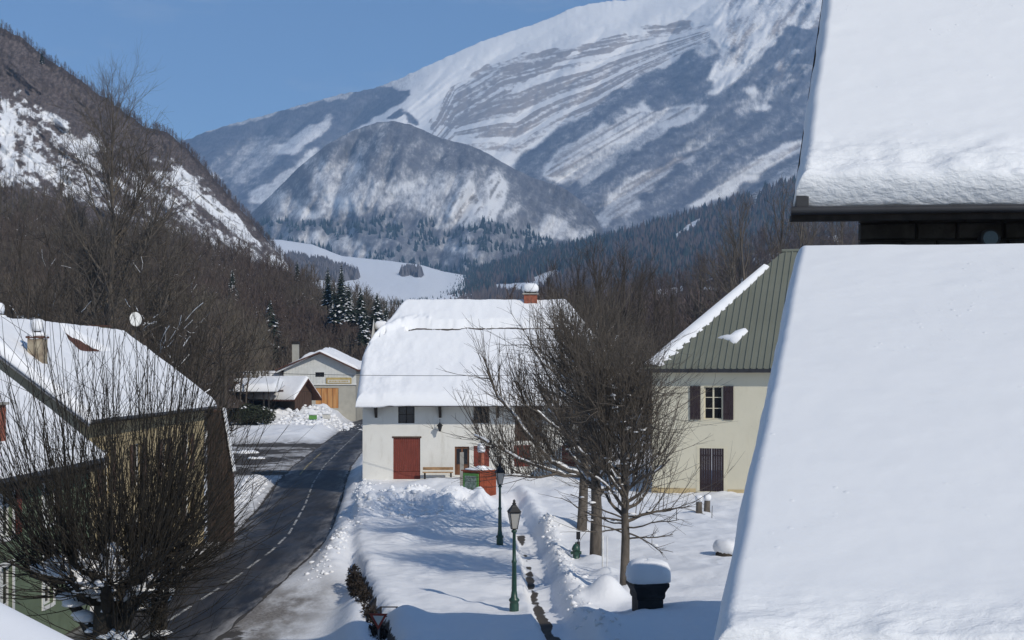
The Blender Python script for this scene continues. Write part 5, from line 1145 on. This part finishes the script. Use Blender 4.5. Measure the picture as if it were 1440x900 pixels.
# ================================================================ STREET FURNITURE
def street_lamp(label, x, y, H=3.5):
    z0 = gz(x, y) - .12; t = thing('street_lamp', label, 'street lamp', (x, y, z0), 0, 'green street lamps on the square')
    MB().lathe((0, 0, 0), [(.15, 0), (.15, .35), (.13, .40), (.17, .45), (.17, .5), (.11, .56), (.09, .75)], 12).build('base', M['lamp_green'], t)
    MB().lathe((0, 0, .75), [(.085, 0), (.07, .9), (.085, .92), (.085, .98), (.06, 1.02), (.052, H - 1.75), (.09, H - 1.72), (.09, H - 1.66), (.04, H - 1.63)], 12).build('pole', M['lamp_green'], t)
    zl = H - .86
    fr = MB()
    for k_ in range(4):
        a = math.pi / 4 + k_ * math.pi / 2 + .25; b2 = a + math.pi / 2
        fr.bar((math.cos(a) * .12, math.sin(a) * .12, zl), (math.cos(a) * .235, math.sin(a) * .235, zl + .52), .016, k=4)
        for rr, zz in ((.12, zl), (.235, zl + .52)): fr.bar((math.cos(a) * rr, math.sin(a) * rr, zz), (math.cos(b2) * rr, math.sin(b2) * rr, zz), .018, k=4)
    fr.build('lantern_frame', M['black_iron'], t)
    MB().lathe((0, 0, zl + .01), [(.105, 0), (.215, .50)], 4, False, math.pi / 4 + .25).build('lantern_glass', M['lantern_glass'], t)
    MB().lathe((0, 0, zl + .535), [(.27, 0), (.27, .02), (.13, .17), (.11, .2), (.07, .24)], 4, False, math.pi / 4 + .25).build('lantern_cap', M['black_iron'], t)
    MB().lathe((0, 0, zl + .77), [(.05, 0), (.07, .04), (.03, .08), (.05, .12), (.01, .17)], 8).build('finial', M['black_iron'], t)
    return t
street_lamp('green street lamp in the middle of the square, the nearer of the two', .07, 45.6, 3.62)
street_lamp('green street lamp farther back, in front of the red kiosk', -.53, 62.2, 3.62)

kx, ky = (675 - CX) / F * 84.5, 84.6; kz = gz(kx, ky) - .25
kk = thing('kiosk', 'small red-brown kiosk box with a green framed map panel in the snow', 'kiosk', (kx, ky, 0), R(48))
KZ1 = CH - (664 - HZ) / F * 84.5; kb = CH - (702 - HZ) / F * 84.5
MB().box(0, 1.42, 0, 1.42, kb - .8, KZ1).build('body', M['kiosk_red'], kk)
for k_ in range(1, 10): MB().box(k_ * .142 - .008, k_ * .142 + .008, -.012, -.001, kb, KZ1 - .02).build('batten', M['kiosk_red'], kk)
pf = MB().box(-.05, -.003, .1, 1.36, kb + .22, KZ1 - .1).build('map_frame', M['green_panel'], kk); MB().box(-.062, -.051, .26, 1.2, kb + .38, KZ1 - .26).build('map', M['map_print'], pf)
MB().box(-.08, 1.5, -.08, 1.5, KZ1 + .001, KZ1 + .07).build('top_board', M['kiosk_red'], kk); cap(kk, .71, .71, KZ1 + .07, .72, .72, .12, sq=5)
pz = KZ1 + .1; px_, py_ = .75, .6
pp = MB().box(px_ - .13, px_ + .13, py_ - .13, py_ + .13, pz, pz + 1.15).build('flue', M['brick'], kk); cap(pp, px_, py_, pz + 1.15, .22, .22, .42, seed=9, sq=2.4); cap(pp, px_, py_, pz - .02, .3, .3, .25, seed=10, sq=2.4)

sp_ = thing('wooden_post', 'plain wooden post standing between the bench and the kiosk', 'post', ((649.5 - CX) / F * 88, 88, 0))
MB().box(-.12, .12, -.06, .06, -.3, CH - (636 - HZ) / F * 88).build('post_body', M['concrete'], sp_)
bn = thing('bench', 'long wooden bench against the white farmhouse wall', 'bench', ((616 - CX) / F * 98.3, 98.2, 0))
bz = CH - (668 - HZ) / F * 98.3
mb = MB().box(-1.05, 1.05, -.42, -.25, bz + .18, bz + .24).box(-1.05, 1.05, -.22, -.05, bz + .18, bz + .24); mb.build('seat', M['bench_wood'], bn)
MB().box(-1.05, 1.05, .08, .12, bz + .35, bz + .55).build('backrest', M['bench_wood'], bn)
for x_ in (-.9, .9): MB().box(x_ - .05, x_ + .05, -.4, .12, bz - .4, bz + .178).build('leg', M['dark_wood'], bn)

hx_, hy_ = (810 - CX) / F * 57.5, 57.5; h0 = gz(hx_, hy_) - .1
hd = thing('fire_hydrant', 'dark green fire hydrant beside the second tree trunk', 'fire hydrant', (hx_, hy_, h0))
MB().lathe((0, 0, 0), [(.17, 0), (.17, .08), (.13, .1), (.13, .42), (.17, .44), (.17, .52), (.14, .6), (.09, .68), (.05, .7)], 14).build('body', M['lamp_green'], hd)
for a in (math.pi, 0, -math.pi / 2): MB().bar((0, 0, .34), (math.cos(a) * .22, math.sin(a) * .22, .34), .065, k=10).build('outlet', M['lamp_green'], hd)
MB().lathe((0, 0, .7), [(.04, 0), (.04, .06), (.02, .07)], 6).build('bonnet_nut', M['lamp_green'], hd)
dp = thing('metal_post', 'short dark metal post just behind the fire hydrant', 'post', (hx_ + .12, hy_ + .6, gz(hx_ + .1, hy_ + .6) - .1)); MB().box(-.07, .07, -.05, .05, 0, .75).build('post_body', M['black_iron'], dp); MB().box(-.08, .08, -.06, .06, .85, 1.15).build('post_head', M['black_iron'], dp); MB().box(-.03, .03, -.03, .03, .75, .85).build('post_neck', M['zinc'], dp)
wp = thing('marker_post', 'thin white marker post between the two nearest tree trunks', 'post', ((847.5 - CX) / F * 53.8, 53.8, gz(3.45, 53.8) - .1))
MB().bar((0, 0, 0), (0, 0, 1.3), .035, k=6).build('post_body', M['white_paint'], wp); MB().bar((.17, .1, 0), (.17, .1, 1.25), .02, k=6).build('stay', M['white_paint'], wp)

sp2 = thing('stone_pillar', 'black flared stone pillar under a thick pillow of snow', 'pillar', ((910.5 - CX) / F * 42.7, 42.7, CH - (877 - HZ) / F * 42.7), R(9))
def sq(mb, prof, r=.0):
    vs = []
    for w, z in prof: vs += [(-w, -w, z), (w, -w, z), (w, w, z), (-w, w, z)]
    n = len(prof); mb.add(vs, [(j * 4 + i_, j * 4 + (i_ + 1) % 4, j * 4 + 4 + (i_ + 1) % 4, j * 4 + 4 + i_) for j in range(n - 1) for i_ in range(4)] + [(3, 2, 1, 0), tuple(range(4 * n - 4, 4 * n))]); return mb
bevel(sq(MB(), [(.39, -.5), (.39, .78)]).build('shaft', M['black_stone'], sp2), .02)
bevel(sq(MB(), [(.41, .781), (.44, .86), (.44, .98), (.50, 1.10), (.54, 1.17), (.54, 1.27)]).build('capital', M['black_stone'], sp2), .015)
cap(sp2, 0, 0, 1.275, .62, .6, .66, seed=12, sq=3.2, droop=.03)
st_ = thing('tree_stump', 'left one of two short snow-capped stumps before the cream house', 'stump', ((983 - CX) / F * 75, 75, gz(9.9, 75) - .1), 0, 'snow-capped stumps')
MB().lathe((0, 0, 0), [(.20, 0), (.17, .2), (.155, .75), (.15, .8)], 10).build('stump_body', M['bark'], st_); cap(st_, 0, 0, .8, .19, .19, .22, sq=2.2)
s2 = copy_tree(st_); s2.location = ((994 - CX) / F * 75.6, 75.6, gz(10.35, 75.6) - .1); s2['label'] = 'right one of two short snow-capped stumps before the cream house'; s2.rotation_euler = (0, R(4), 1)
for i_, (px, Y, lab) in enumerate(((951, 73, 'thin iron stake left of the snow-capped stumps'), (1001, 74, 'thin iron stake right of the snow-capped stumps'))):
    s_ = thing('stake', lab, 'stake', ((px - CX) / F * Y, Y, gz((px - CX) / F * Y, Y) - .1)); MB().bar((0, 0, 0), (.02, 0, .75), .018, k=5).build('rod', M['black_iron'], s_)
pl = thing('planter', 'round planter heaped with snow at the edge of the low roof', 'planter', ((1026 - CX) / F * 58.5, 58.5, gz(8.9, 58.5) - .05))
MB().lathe((0, 0, -.1), [(.5, 0), (.58, .15), (.58, .38), (.5, .38)], 18).build('tub', M['bark_dark'], pl); cap(pl, 0, 0, .28, .62, .62, .46, sq=2.2, seed=15)

# give-way sign and a framed notice at the bottom edge
ys = thing('give_way_sign', 'red-bordered triangular give way sign at the snowy road edge', 'road sign', ((532.5 - CX) / F * 41.5, 41.5, -1.0), R(-6))
zc_ = CH - (870 - HZ) / F * 41.5 + 1.0; w = .25
def tri_(r, y, z): return [(r * math.sin(a), y, z + r * math.cos(a)) for a in (math.pi, math.pi + 2.0944, math.pi + 4.1888)]
a3 = tri_(.32, -.06, zc_); b3 = tri_(.32, -.04, zc_); a4 = tri_(.19, -.06, zc_)
MB().add(a3 + a4 + b3, [(0, 1, 4, 3), (1, 2, 5, 4), (2, 0, 3, 5), (0, 6, 7, 1), (1, 7, 8, 2), (2, 8, 6, 0), (6, 8, 7)]).build('sign_border', M['sign_red'], ys)
MB().add(tri_(.19, -.055, zc_), [(0, 1, 2)]).build('sign_face', M['sign_white'], ys)
MB().bar((0, 0, -.5), (0, 0, zc_ + .2), .03, k=8).build('post', M['zinc'], ys)
fs_ = thing('sign_frame', 'empty thin metal frame standing behind the give way sign', 'sign frame', ((546 - CX) / F * 44.5, 44.5, -.9))
zb = CH - (867 - HZ) / F * 44.5 + .9; mb = MB()
for p_, q_ in (((-.26, 0, zb), (.26, 0, zb)), ((-.26, 0, zb + .3), (.30, 0, zb + .3)), ((-.22, 0, -.4), (-.22, 0, zb + .3)), ((.26, 0, -.4), (.26, 0, zb + .3))): mb.bar(p_, q_, .022, k=5)
mb.build('frame_bars', M['dark_wood'], fs_)

# overhead cable and its pole
up = thing('utility_pole', 'dark utility pole rising behind the ochre house roof', 'utility pole', ((317 - CX) / F * 96, 96, -1.2)); MB().bar((0, 0, 0), (0, 0, 9.6), .17, .13, 8).build('mast', M['bark_dark'], up); MB().box(-.5, .5, -.06, .06, 8.7, 8.85).build('crossarm', M['bark_dark'], up)
p0 = Vector(((317 - CX) / F * 96, 96, 7.55)); p1 = Vector((9.0, 88.6, 7.55)); pts = []
for k_ in range(41):
    t = k_ / 40; p = p0.lerp(p1, t); p.z -= 2.2 * t * (1 - t) * .45; pts.append(p)
tb = Tubes(); tb.add(pts, .017, .017); o = tb.build('overhead_cable', M['black_iron'], None, 5); tag(o, 'thin black cable strung across in front of the farmhouse roof', 'cable')

# ================================================================ TREES
# pollard at lower left
def pollard(seed, trunk_h, trunk_r, nl, limb_len, limb_up, nshoot, shoot, rsh, side=3, el_rng=(-.1, 1.2), shoot_up=.35, snow=.7, spread_pow=1.0, base=(0, 0, 0), bias=(0, 0), r_limb=None, first=.8, lfun=None):
    rg = random.Random(seed); big, small, sn = Tubes(), Tubes(), Tubes()
    tp, _ = limb(rg, base, (0, 0, 1), trunk_h, 6, .03, .1); big.add(tp, trunk_r, trunk_r * .8)
    rl = r_limb or trunk_r * .42
    for i in range(nl):
        az = 6.283 * (i + rg.uniform(-.3, .3)) / nl; el = rg.uniform(.1, .9); p = tp[-2].lerp(tp[-1], rg.random()) if rg.random() < first else tp[3].lerp(tp[-1], rg.random())
        d = Vector((math.cos(az) * math.cos(el) + bias[0], math.sin(az) * math.cos(el) + bias[1], math.sin(el)))
        ll = limb_len * rg.uniform(.6, 1.2)
        lp, ld = limb(rg, p, d, ll, 7, .14, limb_up); big.add(lp, rl, rl * .45); snow_on(rg, sn, lp, rl * .95, snow, 1.0)
        for j in range(nshoot):
            u = rg.uniform(.35, 1) ** .7; k_ = min(int(u * 6), 5); q_ = lp[k_].lerp(lp[k_ + 1], u * 6 - k_)
            outw = Vector((q_.x - tp[-1].x, q_.y - tp[-1].y, 0)); 
            if outw.length > 0: outw.normalize()
            e = rg.uniform(*el_rng); a2 = rg.gauss(0, .7)
            o2 = Vector((outw.x * math.cos(a2) - outw.y * math.sin(a2), outw.x * math.sin(a2) + outw.y * math.cos(a2), 0))
            d2 = o2 * math.cos(e) + Vector((0, 0, math.sin(e)))
            L_ = shoot * rg.uniform(.5, 1.08) * (lfun(e) if lfun else 1)
            sp__, sd = limb(rg, q_, d2, L_, 6, .06, shoot_up * .2); small.add(sp__, rsh * rg.uniform(.7, 1.3), rsh * .25)
            for w in range(side):
                u2 = rg.uniform(.2, .95); k2 = min(int(u2 * 5), 4); q2 = sp__[k2].lerp(sp__[k2 + 1], u2 * 5 - k2)
                tw, _ = limb(rg, q2, sd + rv(rg, .42), L_ * rg.uniform(.18, .42), 3, .08, .05); small.add(tw, rsh * .42, rsh * .18)
    return big, small, sn
def on_limbs(rg, tb, n, r0, r1, zlo=0.0, zhi=99):
    segs = [p for L_ in tb.g.values() for (p, _, _) in L_ if len(p) == 7 or len(p) == 8]; out = []
    while len(out) < n:
        p = rg.choice(segs); k_ = rg.randint(0, min(4, len(p) - 2)); q_ = p[k_].lerp(p[k_ + 1], rg.random())
        if zlo < q_.z < zhi or rg.random() < .02: out.append(((q_.x, q_.y, q_.z + .08), rg.uniform(r0, r1)))
    return out
def snow_lumps(par, rg, pts, name='snow_lump'):
    mb = MB()
    for (p, r) in pts:
        k = 8; prof = [(.3, -.4), (.9, -.2), (1, .0), (.8, .3), (.4, .5), (.02, .58)]; ax = rg.uniform(.8, 1.6); a0 = rg.random() * 3
        vs = []
        for f_, z_ in prof:
            for i in range(k):
                t = 2 * math.pi * i / k; w = 1 + rg.uniform(-.15, .15); x, y = math.cos(t) * f_ * r * ax * w, math.sin(t) * f_ * r * w
                vs.append((p[0] + x * math.cos(a0) - y * math.sin(a0), p[1] + x * math.sin(a0) + y * math.cos(a0), p[2] + z_ * r * .8))
        mb.add(vs, [(j * k + i, j * k + (i + 1) % k, (j + 1) * k + (i + 1) % k, (j + 1) * k + i) for j in range(5) for i in range(k)], True)
    return tag(mb.build(name, M['snow_fine'], par), kind='stuff')
PY_ = 30.5
D = pollard(101, 4.2, .44, 17, 1.7, .07, 36, 6.0, .0160, 3, (-.25, 1.57), .5, .55, lfun=lambda e: .42 + .60 * max(0, math.sin(e)) ** 1.6)
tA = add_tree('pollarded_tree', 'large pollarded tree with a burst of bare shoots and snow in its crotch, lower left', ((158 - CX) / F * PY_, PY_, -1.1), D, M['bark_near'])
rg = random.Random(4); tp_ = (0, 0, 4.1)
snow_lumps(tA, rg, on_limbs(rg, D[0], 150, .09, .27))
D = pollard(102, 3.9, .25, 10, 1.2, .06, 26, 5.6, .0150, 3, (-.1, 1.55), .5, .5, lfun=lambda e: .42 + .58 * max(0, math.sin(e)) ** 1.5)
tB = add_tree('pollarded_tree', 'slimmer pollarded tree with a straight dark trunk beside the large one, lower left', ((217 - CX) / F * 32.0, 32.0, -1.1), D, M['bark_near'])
snow_lumps(tB, rg, on_limbs(rg, D[0], 60, .07, .18))
# trees of the square
def oval_tree(seed, z0, tr, H, R_, bx, rs):
    """street tree once cut back: a trunk that runs on through an oval crown of upright shoots"""
    rg = random.Random(seed); big, small, sn = Tubes(), Tubes(), Tubes()
    tp, _ = limb(rg, (0, 0, 0), (0, 0, 1), H * .80, 9, .035, .08); big.add(tp, tr, tr * .22)
    nl = 36
    for i in range(nl):
        f_ = (i + rg.random()) / nl; z = z0 + (H * .74 - z0) * f_; k_ = min(int(z / (H * .80) * 8), 7); p = tp[k_].lerp(tp[k_ + 1], z / (H * .80) * 8 - k_)
        az = i * 2.4 + rg.uniform(-.4, .4); el = rg.uniform(.15, .6) + .45 * f_; env = math.sin(math.pi * min(1, .28 + .62 * f_)) ** .7
        d = Vector((math.cos(az) * math.cos(el) + bx * .4, math.sin(az) * math.cos(el), math.sin(el))); ll = R_ * env * rg.uniform(.6, .95)
        lp, ld = limb(rg, p, d, ll, 7, .15, .09); rl = tr * (.42 - .25 * f_); big.add(lp, rl, rl * .35)
        if rg.random() < .6: snow_on(rg, sn, lp, rl * .8, .5)
        for j in range(17):
            u = rg.uniform(.2, 1); kq = min(int(u * 6), 5); q_ = lp[kq].lerp(lp[kq + 1], u * 6 - kq); o2 = Vector((q_.x, q_.y, 0)).normalized(); e = rg.uniform(.75, 1.55) if rg.random() < .78 else rg.uniform(-.3, .6)
            room = max(.8, min(H * 1.0 - q_.z, R_ * 1.25)); L_ = min(room, rg.uniform(1.2, 3.4)); a2 = rg.gauss(0, .8)
            d2 = Vector((o2.x * math.cos(a2) - o2.y * math.sin(a2), o2.x * math.sin(a2) + o2.y * math.cos(a2), 0)) * math.cos(e) + Vector((0, 0, math.sin(e)))
            sp__, sd = limb(rg, q_, d2, L_, 6, .09, .07); small.add(sp__, rs * rg.uniform(.8, 1.7), rs * .3)
            for w in range(5):
                u2 = rg.uniform(.15, .95); k2 = min(int(u2 * 5), 4); q2 = sp__[k2].lerp(sp__[k2 + 1], u2 * 5 - k2); tw, _ = limb(rg, q2, sd + rv(rg, .5), L_ * rg.uniform(.18, .45), 4, .10, .04); small.add(tw, rs * .5, rs * .2)
    return big, small, sn
sqs = [(878, 49.3, .18, 201, 'slender bare tree standing nearest, just behind the black pillar', 2.3, 8.9, 2.7, (.0, 0)),
       (838, 57.9, .27, 202, 'stout bare tree in the middle of the square group, beside the hydrant', 2.7, 10.6, 3.3, (-.1, 0)),
       (818, 66.0, .27, 203, 'bare tree farthest back of the square group with snow-laden limbs reaching left', 2.9, 11.4, 4.6, (-.35, 0))]
for (px, Y, tr, sd, lab, th, H_, R_, bias) in sqs:
    x_ = (px - CX) / F * Y
    D = oval_tree(sd, th, tr, H_, R_, bias[0], .0145 * Y / 55)
    if px == 878:                                                # low drooping side branches
        rg2 = random.Random(8)
        for k_ in range(9):
            a = rg2.choice((0, math.pi)) + rg2.gauss(0, .5); lp, ld = limb(rg2, (0, 0, rg2.uniform(1.7, 3.0)), (math.cos(a), math.sin(a), rg2.uniform(-.15, .3)), rg2.uniform(1.4, 2.8), 7, .12, .0); D[0].add(lp, .035, .012)
            for j in range(9):
                u = rg2.uniform(.3, 1); kq = min(int(u * 6), 5); q_ = lp[kq].lerp(lp[kq + 1], u * 6 - kq); tw, _ = limb(rg2, q_, ld + rv(rg2, .5), rg2.uniform(.4, 1.0), 4, .12, 0); D[1].add(tw, .012, .005)
    if px == 818:
        rg2 = random.Random(9)
        for (ex, ey, ez, rr) in ((-4.3, -1, 7.4, .12), (-4.8, -2, 4.6, .085), (-3.0, 1, 6.8, .11), (-4.0, -1.5, 2.7, .07)):
            pts = []; 
            for k_ in range(8):
                t = k_ / 7; pts.append(Vector((ex * t ** .9, ey * t, 2.6 + (ez - 2.6) * t ** 1.5)) + rv(rg2, .07))
            D[0].add(pts, rr, rr * .4); snow_on(rg2, D[2], pts, rr * 1.0, .85)
            for j in range(95):
                u = rg2.uniform(.25, 1); kq = min(int(u * 7), 6); q_ = pts[kq].lerp(pts[kq + 1], u * 7 - kq)
                e = rg2.uniform(.7, 1.5) if rg2.random() < .75 else rg2.uniform(-.4, .6); a = rg2.gauss(math.pi, 1.0); tw, td_ = limb(rg2, q_, (math.cos(a) * math.cos(e), math.sin(a) * math.cos(e), math.sin(e) + .1), rg2.uniform(1.0, 3.2), 6, .08, .08); D[1].add(tw, .02, .006)
                for w_ in range(3):
                    q2 = tw[rg2.randint(1, 4)]; t2, _ = limb(rg2, q2, td_ + rv(rg2, .45), rg2.uniform(.4, 1.0), 3, .08, .03); D[1].add(t2, .01, .005)
    t = add_tree('bare_tree', lab, (x_, Y, gz(x_, Y) - .15), D, M['bark'], group='bare trees on the square')
    rg2 = random.Random(sd); snow_lumps(t, rg2, on_limbs(rg2, D[0], 70, .035, .12))
# thicket of tall leafless trees behind the farmhouse
Bs = []
for s_ in range(3):
    rg = random.Random(300 + s_); Bs.append(bare_tree(rg, 13, .34, .2, 26, 7, 5, .12, up=.14, snow_prob=0))
ORD = ['leftmost', 'second from the left', 'third from the left', 'fourth from the left', 'fifth from the left', 'sixth from the left', 'seventh from the left', 'eighth from the left', 'ninth from the left', 'tenth from the left', 'eleventh from the left', 'twelfth from the left', 'thirteenth from the left', 'fourteenth from the left']
def place_copies(name, label, cat, group, base_data, bark, spots):
    protos = {}
    for i_, (px, Y, top, k_) in enumerate(spots):
        x_ = (px - CX) / F * Y; zt_ = CH + (HZ - top) / F * Y
        h = 13.0; zb_ = -1.2; sc = (zt_ - zb_) / h
        if k_ not in protos:
            t = add_tree(name, label, (x_, Y, zb_), base_data[k_], bark, cat, group); protos[k_] = t
        else: t = copy_tree(protos[k_]); t.location = (x_, Y, zb_)
        t.scale = (sc, sc, sc); t.rotation_euler = (0, 0, i_ * 1.7); t['label'] = label % ORD[sorted(spots).index(spots[i_])]
rg = random.Random(77)
spots = [(px + rg.uniform(-6, 6), Y + rg.uniform(-5, 5), top, i_ % 3) for i_, (px, Y, top) in enumerate(((775, 150, 405), (792, 142, 385), (812, 150, 372), (835, 140, 362), (858, 150, 358), (880, 145, 366), (900, 140, 378), (922, 150, 392), (850, 132, 400), (818, 128, 410), (885, 130, 412), (948, 150, 410), (800, 165, 392), (868, 165, 372)))]
place_copies('bare_tree', '%s of the tall leafless trees massed behind the farmhouse roof', 'tree', 'tall leafless trees massed behind the farmhouse', Bs, M['bark_dark'], spots)
spots = [(1035, 170, 318, 0), (1062, 160, 300, 1), (1092, 165, 288, 2), (1120, 160, 300, 0), (1150, 170, 296, 1), (1185, 165, 306, 2), (1010, 180, 345, 1), (985, 175, 372, 2)]
place_copies('bare_tree', '%s of the spreading leafless trees above the green metal roof', 'tree', 'spreading leafless trees behind the green roof', Bs, M['bark'], spots)
# the tall tree and its snow-laden neighbours behind the ochre house
rg = random.Random(400); D = bare_tree(rg, 27, .36, .36, 52, 11, 8, .20, up=.10, snow_prob=0)
add_tree('bare_tree', 'tallest leafless tree rising against the white hillside on the left', ((158 - CX) / F * 106, 106, 0), D, M['bark'])
rg = random.Random(401); Bt = [bare_tree(random.Random(410 + s_), 13, .5, .26, 20, 7, 5, .10, up=.03, snow_prob=.30 * (s_ < 2)) for s_ in range(4)]
spots = [(30, 96, 372, 2), (75, 100, 395, 1), (118, 95, 405, 0), (190, 100, 400, 1), (232, 108, 410, 0), (275, 118, 425, 1), (95, 120, 300, 2), (5, 110, 330, 3), (215, 130, 330, 3)]
place_copies('bare_tree', '%s of the snow-laden leafless trees behind the ochre house', 'tree', 'snow-laden leafless trees behind the ochre house', Bt, M['bark_dark'], spots)
# conifers
def conifer(seed, h=10.0, w=.22, n=26, snow=.25):
    rg = random.Random(seed); mb = MB(); sn = MB()
    for i in range(n):
        t = (i + .3) / n; z = h * (.08 + .9 * t); R0 = h * w * (1 - t) ** .85 + .08; m_ = max(6, int(13 * (1 - t)) + 4)
        for j in range(m_):
            a = 6.283 * (j + rg.random()) / m_; L_ = R0 * rg.uniform(.7, 1.15); dz = -L_ * rg.uniform(.25, .5); wd = L_ * .24
            c, s_ = math.cos(a), math.sin(a); e = (c * L_, s_ * L_, z + dz)
            mb.add([(0, 0, z + .1), (c * L_ * .55 - s_ * wd, s_ * L_ * .55 + c * wd, z + dz * .55 - .12), e, (c * L_ * .55 + s_ * wd, s_ * L_ * .55 - c * wd, z + dz * .55 - .12)], [(0, 1, 2), (0, 2, 3)])
            if rg.random() < snow: 
                k_ = .5; sn.add([(c * L_ * .35, s_ * L_ * .35, z + dz * .35 + .12), (c * L_ * .65 - s_ * wd * .8, s_ * L_ * .65 + c * wd * .8, z + dz * .6 - .02), (e[0] * .97, e[1] * .97, e[2] + .08), (c * L_ * .65 + s_ * wd * .8, s_ * L_ * .65 - c * wd * .8, z + dz * .6 - .02)], [(0, 1, 2), (0, 2, 3)])
    return mb, sn, MB().bar((0, 0, -1), (0, 0, h * .95), h * .018, .02, 6)
CB = [conifer(s_, 10, w_, 26, sn_) for s_, w_, sn_ in ((1, .20, .12), (2, .26, .35), (3, .36, .25))]
con_proto = {}
for (px, top, base_y, Y, k_, lab) in ((480, 369, 440, 330, 0, 'tallest dark spruce rising above the brown hillside woods'), (461, 373, 430, 335, 0, 'spruce just left of the tallest one'), (490, 395, 452, 322, 1, 'snow-dusted spruce at the right foot of the tallest one'),
                             (507, 404, 455, 325, 2, 'broad dark conifer left of the farmhouse chimney'), (530, 410, 462, 318, 2, 'round-topped conifer closest to the farmhouse roof'), (327, 377, 424, 330, 1, 'lone snow-capped conifer amid the brown woods'),
                             (418, 364, 395, 430, 0, 'tiny conifer at the foot of the rocky hillside'), (380, 420, 500, 300, 2, 'dark conifer low in the hillside woods'), (512, 438, 485, 300, 2, 'bushy dark conifer lowest beside the farmhouse'), (59, 68, 90, 930, 0, 'lone spruce on the skyline of the rocky hill'),
                             (470, 400, 455, 330, 1, 'short snow-dusted spruce below the spruce pair'), (543, 425, 470, 310, 1, 'small conifer peeping over the left hip of the farmhouse')):
    zt_ = CH + (HZ - top) / F * Y; zb_ = CH + (HZ - base_y) / F * Y; sc = (zt_ - zb_) / 10
    if k_ not in con_proto:
        t = thing('conifer', lab, 'conifer', (0, 0, 0), 0, 'conifers on the left hillside'); mb, sn, tr = CB[k_]
        tr.build('trunk', M['bark_dark'], t); mb.build('crown', M['conifer'], t); tag(sn.build('snow_load', M['snow_fine'], t), kind='stuff'); con_proto[k_] = t
    else: t = copy_tree(con_proto[k_])
    t['label'] = lab; t.location = ((px - CX) / F * Y, Y, zb_); t.scale = (sc, sc, sc); t.rotation_euler = (0, 0, px * .7)
# hedges and shrubs
def leafy(name, label, cat, boxes, n, size, mat, seed, snow=0):
    rg = np.random.default_rng(seed); t = thing(name, label, cat, boxes[0][0]); o0 = np.array(boxes[0][0]); P = []
    for (c, r_) in boxes:
        m_ = n // len(boxes); d = norm(rg.normal(size=(m_, 3))) * (rg.random((m_, 1)) ** .4) * np.array(r_); P.append(np.array(c) - o0 + d)
    P = np.concatenate(P); m_ = len(P); a = norm(rg.normal(size=(m_, 3))) * size * rg.uniform(.6, 1.4, (m_, 1)); b_ = norm(rg.normal(size=(m_, 3))) * size * .45
    V = np.stack([P - a - b_ * .3, P + b_, P + a, P - b_], 1); f = np.arange(m_ * 4).reshape(m_, 4)
    link('foliage', mesh_np('foliage', V, [f]), t, mat)
    if snow:
        rg2 = random.Random(seed); pts = []
        for (c, r_) in boxes:
            for _ in range(snow // len(boxes)): u, v_ = rg2.uniform(-.7, .7), rg2.uniform(-.7, .7); pts.append((tuple(np.array(c) - o0 + np.array([u * r_[0], v_ * r_[1], r_[2] * math.sqrt(max(0, 1 - u * u - v_ * v_)) * .9])), rg2.uniform(.12, .3) * max(r_) * .6))
        snow_lumps(t, rg2, pts, 'snow_load')
    return t
bx_ = [((float(edge_x(y_)) - .38, y_, -.62 + .18 * math.sin(y_ * 2.1)), (.30, .65, .5 + .08 * math.sin(y_ * 3))) for y_ in np.arange(42.2, 55.6, .8)]
leafy('hedge', 'straggly dark hedge along the foot of the snowy terrace', 'hedge', bx_, 6500, .09, M['hedge'], 31)
bx_ = [(((px - CX) / F * 203, 203 + i_, CH - (py - HZ) / F * 203), (1.6, 1.4, 1.3)) for i_, (px, py) in enumerate(((336, 583), (347, 580), (358, 582), (368, 585), (342, 595)))]
leafy('shrubbery', 'dark evergreen shrubs piled with snow below the canopy', 'shrub', bx_, 5000, .22, M['evergreen'], 32, 16)
# a car buried in snow beside the shrubs would be guesswork: only the snow heaps stand there
# snow heaps along the far kerb
for i_, (px, py, Y, r_, lab) in enumerate(((400, 606, 190, 1.6, 'rounded snow heap at the far kerb, left of the notice boards'), (345, 617, 150, .9, 'low snow heap on the parking area near the shrubs'), (358, 628, 140, .55, 'smallest dirty snow heap on the parking area'))):
    t = thing('snow_heap', lab, 'snow heap', ((px - CX) / F * Y, Y, -1.05)); rg = random.Random(i_)
    snow_lumps(t, rg, [((rg.gauss(0, r_ * .5), rg.gauss(0, r_ * .4), .1), r_ * rg.uniform(.4, .8)) for _ in range(9)], 'heap')

# ---------------------------------------------------------------- haze
hm = bpy.data.materials.new('haze'); hm.use_nodes = True; nt = hm.node_tree; nt.nodes.clear()
ho = nt.nodes.new('ShaderNodeOutputMaterial'); pv = nt.nodes.new('ShaderNodeVolumePrincipled')
pv.inputs['Color'].default_value = (0.42, 0.68, 1.0, 1); pv.inputs['Density'].default_value = 8.8e-5; pv.inputs['Anisotropy'].default_value = 0.1
nt.links.new(pv.outputs[0], ho.inputs['Volume'])
hz_ = MB().box(-9500, 9500, -400, 9500, -900, 2350).build('haze', hm); tag(hz_, 'thin blue winter haze filling the valley', kind='stuff')
